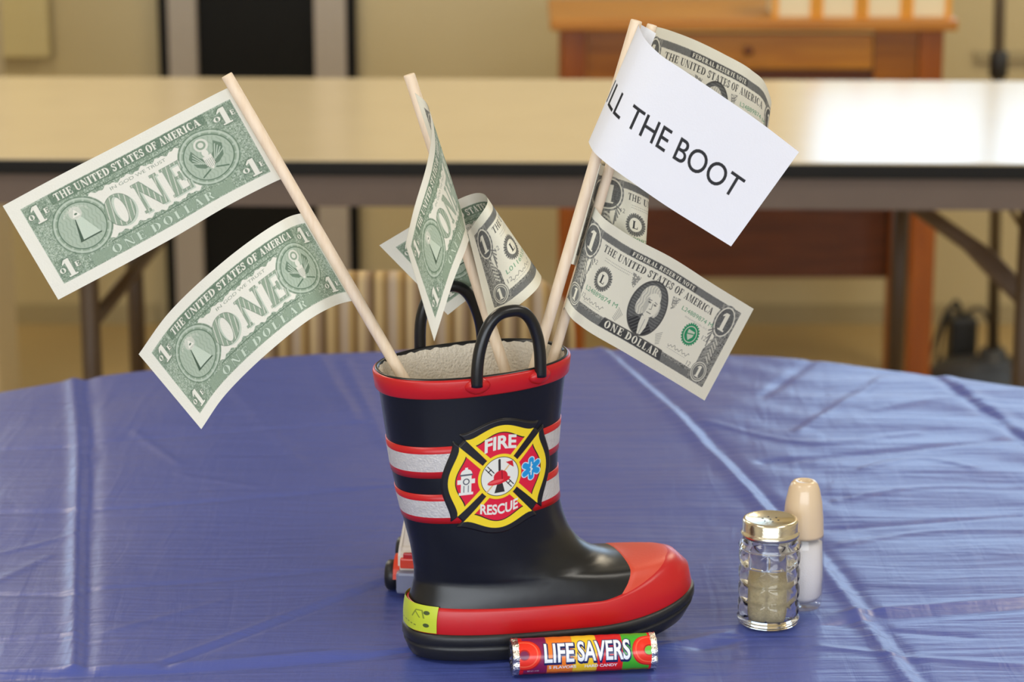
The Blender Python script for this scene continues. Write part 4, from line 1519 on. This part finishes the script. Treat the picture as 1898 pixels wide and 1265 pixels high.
    for _ in range(5):
        hgt = (hgt + np.roll(hgt, 1, 0) + np.roll(hgt, -1, 0) + np.roll(hgt, 1, 1) + np.roll(hgt, -1, 1)) / 5
    return c, plaque, hgt


bc, plq, hgt = badge()


def solve_xz(px, py):
    """Boot x and height where the sight line of a pixel meets the near flank."""
    best = None
    for x in np.linspace(10, 90, 81):
        for z in np.linspace(80, 150, 71):
            q = bw(bnear(np.array(x), np.array(z), 1.0))
            d = Vector(q) - CAM
            w = d.dot(FWD)
            e = (949 + FPX * d.x / w - px) ** 2 + (632.5 - FPX * d.dot(UPV) / w - py) ** 2
            if best is None or e < best[0]:
                best = (e, x, z)
    return best[1], best[2]


bcx, bcz = solve_xz(927, 883)
SCX, SCZ = 1.03, 1.07
bxx = bcx + (bc.X - 38.0) * SCX
bzz = bcz - (bc.Y - 38.0) * SCZ
pts = bnear(bxx, bzz, 0.0)
pt2 = bnear(bxx, bzz, 1.0)
nrm = pt2 - pts
pts = pts + nrm * (0.25 + 1.35 * hgt)[..., None]
keep = hgt > 0.02
q = grid_quads(bc.nr, bc.nc)
q = q[keep.ravel()[q].all(1)]
used, inv = np.unique(q, return_inverse=True)
me = np_mesh('badge', bw(pts).reshape(-1, 3)[used], inv.reshape(-1, 4), bc.img.reshape(-1, 3)[used])
bd = link('badge', me, M['badge_print'], boot, True, world=True)
bd['label'] = 'yellow and red fire rescue badge'

# ------------------------------------------------------------------ sticks with banknotes and a paper sign
RS = 0.0036
HI, LO = 4.0, 2.2
SA, SB, SC_, SD = 0.004, 0.026, 0.006, 0.017          # depth of each stick near its bills


def flag(px_top, px_low, label, grow=0.105, rad=RS):
    a, b = P(*px_top), P(*px_low)
    d = (b - a).normalized()
    e = b + d * grow
    o = empty('money_flag', e)
    tag(o, label, 'flag', 'sticks standing in the boot')
    ln_ = (e - a).length
    tube('dowel', [a, a + d * 0.0008, e - d * 0.0008, e], [rad * 0.93, rad, rad, rad * 0.93], M['dowel'], o, 20, world=True)
    return o


back_hi, back_lo = note_back(HI), note_back(LO)
front_hi, front_lo = note_front(HI, 'L24889874 M'), note_front(LO, 'L24889874 M')
front_cu = note_front(HI, 'L01169338 K')


def note(parent, cols, face, bow=None):
    f, b = {'back': (back_hi, front_lo), 'front': (front_hi, back_lo), 'both': (front_cu, back_hi)}[face]
    return sheet('banknote', parent, cols, f, b, M['paper_print'], bow=bow)


fA = flag((420, 139, 0.010), (726, 664, SA), 'left dowel flag leaning outward with two green-backed banknotes', 0.085)
y = 0.010
note(fA, [(0.0, (5, 382, y), (108, 556, y - .004)), (.225, (101, 330, y), (204, 505, y - .004)), (.5, (221, 268, y - .001), (323, 440, y - .003)), (.776, (335, 208, y), (434, 375, y)),
          (.95, (416, 166, y + .003), (512, 336, y + .003)), (1.0, (430, 160, y + .0045), (526, 330, y + .0045))], 'back')
y = 0.005
note(fA, [(0.0, (257, 657, y + .014), (373, 796, y - .012)), (.225, (313, 580, y + .006), (417, 733, y - .014)), (.5, (414, 485, y - .006), (505, 647, y - .022)), (.776, (513, 414, y - .006), (598, 578, y - .016)),
          (.94, (552, 397, y + .004), (648, 559, y + .0035)), (1.0, (571, 394, y + .0055), (668, 557, y + .0055))], 'back')

fB = flag((758, 138, 0.030), (930, 668, SB), 'middle dowel flag with a diamond-shaped hanging banknote and a curled one', 0.07)
sb = lambda py: 758 + (py - 138) * (930 - 758) / (668 - 138)
note(fB, [(0.0, (752, 453, -.080), (805, 633, -.084)), (.225, (767, 389, -.056), (838, 528, -.062)), (.5, (793, 297, -.028), (866, 455, -.034)), (.75, (799, 232, .002), (866, 432, .004)),
          (.9, (790, 190, .021), (852, 385, .019)), (1.0, (sb(172), 172, .0255), (sb(365), 365, .0205))], 'back')
note(fB, [(0.0, (867, 431, .014), (906, 590, .009)), (.12, (885, 406, .004), (944, 578, -.002)), (.26, (904, 374, .006), (998, 532, .002)), (.34, (900, 362, .020), (1003, 512, .016)),
          (.44, (884, 358, .034), (985, 506, .036)), (.62, (832, 378, .044), (930, 522, .050)), (.82, (765, 418, .046), (872, 552, .054)), (1.0, (703, 455, .044), (830, 584, .054))], 'both')

fC = flag((1180, 38, SC_ + .002), (1003, 640, SC_), 'right dowel flag carrying the white FILL THE BOOT paper sign', 0.085)
fD = flag((1209, 46, SD + .002), (1036, 628, SD), 'rightmost dowel flag with two grey-fronted portrait banknotes behind the sign', 0.085, 0.0032)

# sign sheet
SGN_W, SGN_H = 170.0, 68.0
sg = Canvas(SGN_W, SGN_H, 4, np.array(srgb(228, 229, 236)))
sg.paint(sg.sans('FILL THE BOOT', 29.4, 31.2, 153.0, 44.0, 0.006), np.array(srgb(34, 34, 38)))
sgb = Canvas(SGN_W, SGN_H, 1.0, np.array(srgb(234, 234, 236)))
y = SC_ - 0.0045
sign = sheet('paper_sign', fC, [
    (0.0, (1216, 62, y + .0095), (1127, 285, y + .0095)), (.13, (1196, 50, y + .0088), (1101, 270, y + .0088)), (.215, (1184, 46, y + .002), (1091, 263, y + .001)), (.29, (1194, 70, y - .007), (1100, 281, y - .009)),
    (.38, (1220, 98, y - .013), (1125, 304, y - .016)), (.50, (1262, 127, y - .017), (1173, 339, y - .019)), (.66, (1328, 171, y - .020), (1232, 380, y - .022)), (.83, (1405, 224, y - .022), (1294, 419, y - .024)),
    (1.0, (1481, 282, y - .024), (1355, 457, y - .026))], sg, sgb, M['sign_print'])
sign['label'] = 'white paper sign reading FILL THE BOOT'

y = SC_ + .004
note(fC, [(0.0, (1096, 300, y - .003), (1050, 487, y - .003)), (.03, (1109, 302, y - .004), (1060, 490, y - .004)), (.055, (1115, 304, y - .001), (1064, 491, y + .001)), (.068, (1116, 306, y + .014), (1065, 492, y + .016)), (.11, (1141, 312, y + .021), (1104, 496, y + .021)), (.245, (1187, 330, y + .022), (1168, 505, y + .022)),
          (.30, (1203, 340, y + .028), (1192, 510, y + .028)), (.38, (1200, 345, y + .042), (1186, 508, y + .042)), (.7, (1160, 350, y + .070), (1140, 500, y + .070)), (1.0, (1130, 345, y + .10), (1112, 490, y + .10))], 'front')

y = SD
note(fD, [(0.0, (1214, 52, y + .0045), (1158, 238, y + .0045)), (.06, (1216, 50, y + .004), (1160, 238, y + .004)), (.3, (1283, 72, y + .026), (1230, 265, y + .026)), (.5, (1345, 102, y + .040), (1298, 298, y + .040)), (.7, (1394, 131, y + .050), (1360, 325, y + .050)),
          (.82, (1419, 156, y + .060), (1398, 340, y + .060)), (.89, (1429, 185, y + .070), (1408, 352, y + .070)), (1.0, (1426, 200, y + .085), (1400, 360, y + .085))], 'front')
y = SD
note(fD, [(0.0, (1112, 388, y + .0045), (1052, 588, y + .0045)), (.025, (1103, 385, y + .001), (1045, 582, y + .001)), (.06, (1103, 385, y - .005), (1046, 570, y - .006)), (.10, (1112, 397, y - .007), (1053, 582, y - .009)), (.24, (1154, 429, y - .002), (1078, 606, y - .005)), (.5, (1247, 479, y + .016), (1160, 655, y + .012)),
          (.75, (1322, 527, y + .042), (1234, 699, y + .038)), (1.0, (1397, 573, y + .072), (1306, 743, y + .066))], 'front')

# ------------------------------------------------------------------ candy roll
cl, cr_ = G(962, 1257), G(1200, 1246)
RC = 0.0112
cmid = (cl + cr_) / 2
ca = math.atan2(cr_.y - cl.y, cr_.x - cl.x)
CW = 0.0820
cn = empty('candy_roll', (cmid.x, cmid.y + 0.006, TOP), ca)
tag(cn, 'wrapped roll of ring candies lying in front of the boot', 'candy')
cv = Canvas(82, 70.4, 4, np.array(srgb(120, 30, 78)))
segs = [(0, 17, srgb(132, 30, 84)), (17, 33, srgb(246, 130, 36)), (33, 48, srgb(250, 206, 40)), (48, 64, srgb(226, 30, 32)), (64, 82, srgb(70, 176, 44))]
# v runs round the roll: the face with the name is centred at v = 30
VC = 30.0
sl = lambda yv: 0.0
for a, b, col in segs:
    cv.paint(cv.rect(a, 0, b, 70.4), np.array(col))
cv.paint(cv.rect(0, VC + 13, 82, VC + 40), np.array(srgb(150, 26, 40)), 0.6)
cv.paint(cv.rect(0, 0, 2.4, 70.4), np.array(srgb(220, 24, 30)))
cv.paint(cv.rect(80.6, 0, 82, 70.4), np.array(srgb(220, 24, 30)))
for cx_ in (3.0, 80.5):
    rd, dk2, hl = np.array(srgb(238, 52, 32)), np.array(srgb(176, 20, 22)), np.array(srgb(255, 130, 90))
    cv.paint(cv.ell(cx_, VC - 0.5, 10.6), dk2)
    cv.paint(cv.ell(cx_, VC - 0.8, 10.0), rd)
    cv.paint(cv.ring(cx_, VC - 1.0, 8.2, 0.7), hl, 0.6)
    cv.paint(cv.ell(cx_, VC - 0.5, 3.4), dk2)
    cv.paint(cv.ell(cx_, VC - 0.3, 2.7), np.array(srgb(110, 190, 60) if cx_ > 40 else srgb(120, 30, 78)))
navy, wt = np.array(srgb(22, 34, 92)), np.array(srgb(240, 244, 250))
for off, col, dxy in ((0.075, navy, (0.3, 0.7)), (0.06, navy, (0, 0)), (0.022, wt, (0, 0))):
    cv.paint(cv.sans('LIFE', 15.6 + dxy[0], VC - 7.0 + dxy[1], 33.6 + dxy[0], VC + 4.6 + dxy[1], off), col)
    cv.paint(cv.sans('SAVERS', 36.2 + dxy[0], VC - 8.0 + dxy[1], 68.4 + dxy[0], VC + 4.6 + dxy[1], off), col)
cv.paint(cv.poly([[(33.4, VC + 3.4), (34.7, VC + 0.6), (36.0, VC + 3.4)]]), np.array(srgb(250, 170, 50)))
cv.paint(cv.sans('5 FLAVORS', 18.2, VC + 7.4, 35, VC + 9.6, 0.02), wt)
cv.paint(cv.sans('HARD CANDY', 40.5, VC + 7.4, 60.5, VC + 9.6, 0.02), wt)
cv.paint(cv.sans('NET WT 1.14 OZ', 5, VC + 10.4, 12, VC + 11.6), wt, 0.7)
th0 = R(158)                                              # the name faces the front and a little up
xs = np.linspace(-CW / 2, CW / 2, cv.nc)
thv = th0 + np.linspace(0, 2 * PI, cv.nr) - 2 * PI * VC / 70.4
rr = RC * (1 + 0.006 * np.cos(2 * PI * np.linspace(0, 1, cv.nc) * 11))
V = np.stack([np.broadcast_to(xs[None], (cv.nr, cv.nc)), rr[None] * np.cos(thv)[:, None] * np.ones((1, cv.nc)), RC + 0.0003 + rr[None] * np.sin(thv)[:, None] * np.ones((1, cv.nc))], -1)
me = np_mesh('wrapper', V.reshape(-1, 3), grid_quads(cv.nr, cv.nc), cv.img)
link('wrapper', me, M['wrap_print'], cn)
for sg_ in (-1, 1):
    prof = [(RC * 0.99, 0.0), (RC * 1.0, 0.0012), (RC * 0.97, 0.003), (RC * 1.02, 0.0042), (RC * 0.9, 0.0048), (RC * 0.72, 0.0036), (RC * 0.4, 0.0034), (0.0001, 0.0036)]
    o = lathe('foil_end', prof, M['foil'], cn, 56, rfun=lambda t, z, r: r * (1 + 0.05 * np.sin(9 * t + 40 * z) * (z > 0.001)))
    o.rotation_euler = (0, sg_ * PI / 2, 0)
    o.location = (sg_ * (CW / 2 - 0.0006), 0, RC + 0.0003)

# ------------------------------------------------------------------ shakers
g = G(1428, 1172)
JR, JH = 0.0202, 0.066
jar = empty('pepper_shaker', (g.x, g.y + JR * 0.85, TOP + 0.0004), R(-20))
tag(jar, 'glass shaker jar with gold screw lid and faceted sides, in front', 'shaker', None)


def facet(t, z, r):
    """Moulded blocks: eight round, four rows, with grooves between them."""
    k = 9
    a = np.abs(np.sin(k * t / 2)) ** 0.55
    b = np.abs(np.sin(PI * np.clip((z - 0.006) / 0.0115, 0, 4))) ** 0.55
    inside = (z > 0.005) & (z < 0.0525) & (r > 0.0185)
    return np.where(inside, r - 0.0020 + 0.0020 * np.minimum(a, b), r)


hz = np.linspace(0.004, 0.054, 70)
outer = [(0.0, 0.0), (0.0175, 0.0), (0.0195, 0.0015)] + [(JR, z) for z in hz] + [(0.0182, 0.057), (0.0164, 0.059), (0.0160, 0.066)]
innerp = [(0.0146, 0.066), (0.0150, 0.058), (0.0166, 0.053), (0.0170, 0.01), (0.0164, 0.0055), (0.013, 0.0036), (0.0, 0.0034)]
lathe('glass_jar', outer + innerp, M['glass'], jar, 160, rfun=facet)
lathe('pepper_fill', [(0.0, 0.0040), (0.0128, 0.0042), (0.0160, 0.0062), (0.0168, 0.0110), (0.0167, 0.0300), (0.010, 0.0330), (0.0, 0.0322)], M['pepper'], jar, 40)
lathe('screw_lid', [(0.0166, 0.0604), (0.0186, 0.0598), (0.0191, 0.0606), (0.0191, 0.0622), (0.0183, 0.0632), (0.0180, 0.0640), (0.0180, 0.0696), (0.0174, 0.0710), (0.0160, 0.0714), (0.0150, 0.0706), (0.0, 0.0704)], M['gold'], jar, 64)
bm = bmesh.new()
for k in range(7):
    a_ = k * 2 * PI / 6
    rr_ = 0 if k == 6 else 0.0052
    r_ = bmesh.ops.create_circle(bm, cap_ends=True, radius=0.0007, segments=10)
    bmesh.ops.translate(bm, vec=(rr_ * math.cos(a_), rr_ * math.sin(a_), 0.0706), verts=r_['verts'])
link('shaker_holes', done(bm, 'shaker_holes'), M['black_iron'], jar, False)

g = G(1488, 1136)
sk = empty('salt_shaker', (g.x, g.y + 0.012, TOP + 0.0004), R(12))
tag(sk, 'tapered salt shaker with ivory plastic cap behind the gold-lidded jar', 'shaker')
lathe('glass_body', [(0.0, 0.0), (0.0118, 0.0), (0.0132, 0.002), (0.0142, 0.012), (0.0146, 0.024), (0.0142, 0.038), (0.0134, 0.050), (0.0130, 0.0505), (0.0127, 0.0495), (0.0139, 0.024), (0.0133, 0.009), (0.011, 0.0055), (0.0, 0.005)], M['thin_glass'], sk, 64)
lathe('salt_fill', [(0.0, 0.0054), (0.0107, 0.0058), (0.0131, 0.0092), (0.0137, 0.024), (0.0129, 0.0445), (0.006, 0.047), (0.0, 0.0465)], M['salt'], sk, 48)
lathe('shaker_cap', [(0.0128, 0.0495), (0.0136, 0.0497), (0.0136, 0.0515), (0.0131, 0.062), (0.0120, 0.073), (0.0102, 0.0815), (0.0088, 0.0850), (0.0072, 0.0868), (0.0045, 0.0872), (0.0040, 0.0862), (0.0, 0.0860)], M['ivory'], sk, 64)

# ------------------------------------------------------------------ toy vehicle behind the boot
tl = G(737, 1098)
toy = empty('toy_truck', (tl.x + 0.0262, tl.y + 0.026, TOP + 0.0004), R(-6))
tag(toy, 'small orange and white toy truck half hidden behind the boot heel', 'toy')
HWD = 0.022                                              # half width


def toy_body():
    prof = [(-0.036, 0.008), (0.040, 0.008), (0.041, 0.024), (0.036, 0.050), (-0.022, 0.052), (-0.031, 0.032), (-0.036, 0.028)]
    bm = bmesh.new()
    A = [bm.verts.new((-HWD + (0.003 if z > 0.04 else 0), y_, z)) for y_, z in prof]
    B = [bm.verts.new((HWD - (0.003 if z > 0.04 else 0), y_, z)) for y_, z in prof]
    n = len(prof)
    bm.faces.new(A); bm.faces.new(B)
    for i in range(n):
        bm.faces.new((A[i], A[(i + 1) % n], B[(i + 1) % n], B[i]))
    bmesh.ops.bevel(bm, geom=list(bm.edges), offset=0.0018, segments=2, affect='EDGES')
    return done(bm, 'truck_body')


link('truck_body', toy_body(), M['toy_white'], toy, False)
box('roof_trim', (0, 0.006, 0.0525), (2 * HWD - 0.004, 0.060, 0.004), M['toy_orange'], toy, bev=0.0015)
box('bumper', (0, -0.038, 0.0105), (2 * HWD + 0.001, 0.008, 0.015), M['toy_grey'], toy, bev=0.002)
box('grille', (0, -0.0372, 0.0235), (2 * HWD - 0.004, 0.004, 0.007), M['toy_orange'], toy, bev=0.001)
for sx in (-1, 1):
    box('lamp', (sx * 0.0135, -0.0368, 0.0275), (0.009, 0.003, 0.006), M['rubber_red'], toy, bev=0.001)
box('windscreen', (0, -0.0275, 0.0415), (2 * HWD - 0.014, 0.003, 0.012), M['toy_window'], toy, bev=0.001, rot=Matrix.Rotation(R(-24), 3, 'X'))
for sx in (-1, 1):
    for wy in (-0.024, 0.026):
        fn = [(0.0135 * math.cos(R(a)), 0.0135 * math.sin(R(a))) for a in range(0, 181, 15)]
        fi = [(0.0112 * math.cos(R(a)), 0.0112 * math.sin(R(a))) for a in range(180, -1, -15)]
        bm = bmesh.new()
        ring = fn + fi
        A = [bm.verts.new((sx * (HWD - 0.001), wy + y_, 0.0115 + z)) for y_, z in ring]
        B = [bm.verts.new((sx * (HWD + 0.0032), wy + y_, 0.0115 + z)) for y_, z in ring]
        n, hN = len(ring), len(fn)
        for i in range(n):
            bm.faces.new((A[i], A[(i + 1) % n], B[(i + 1) % n], B[i]))
        for i in range(hN - 1):
            for S2 in (A, B):
                bm.faces.new((S2[i], S2[i + 1], S2[n - 2 - i], S2[n - 1 - i]))
        link('fender', done(bm, 'fender'), M['toy_orange'], toy, False)
        w_ = lathe('wheel', [(0, -0.0045), (0.0085, -0.0045), (0.0100, -0.003), (0.0103, 0.0), (0.0100, 0.003), (0.0085, 0.0045), (0, 0.0045)], M['tyre'], toy, 32)
        w_.rotation_euler = (0, PI / 2, 0)
        w_.location = (sx * (HWD + 0.0052), wy, 0.0103)
        h_ = lathe('hubcap', [(0, 0.0008), (0.0034, 0.0006), (0.004, 0), (0.004, -0.002)], M['toy_grey'], w_, 20)
        h_.location = (0, 0, sx * 0.0048)
        if sx < 0:
            h_.rotation_euler = (PI, 0, 0)
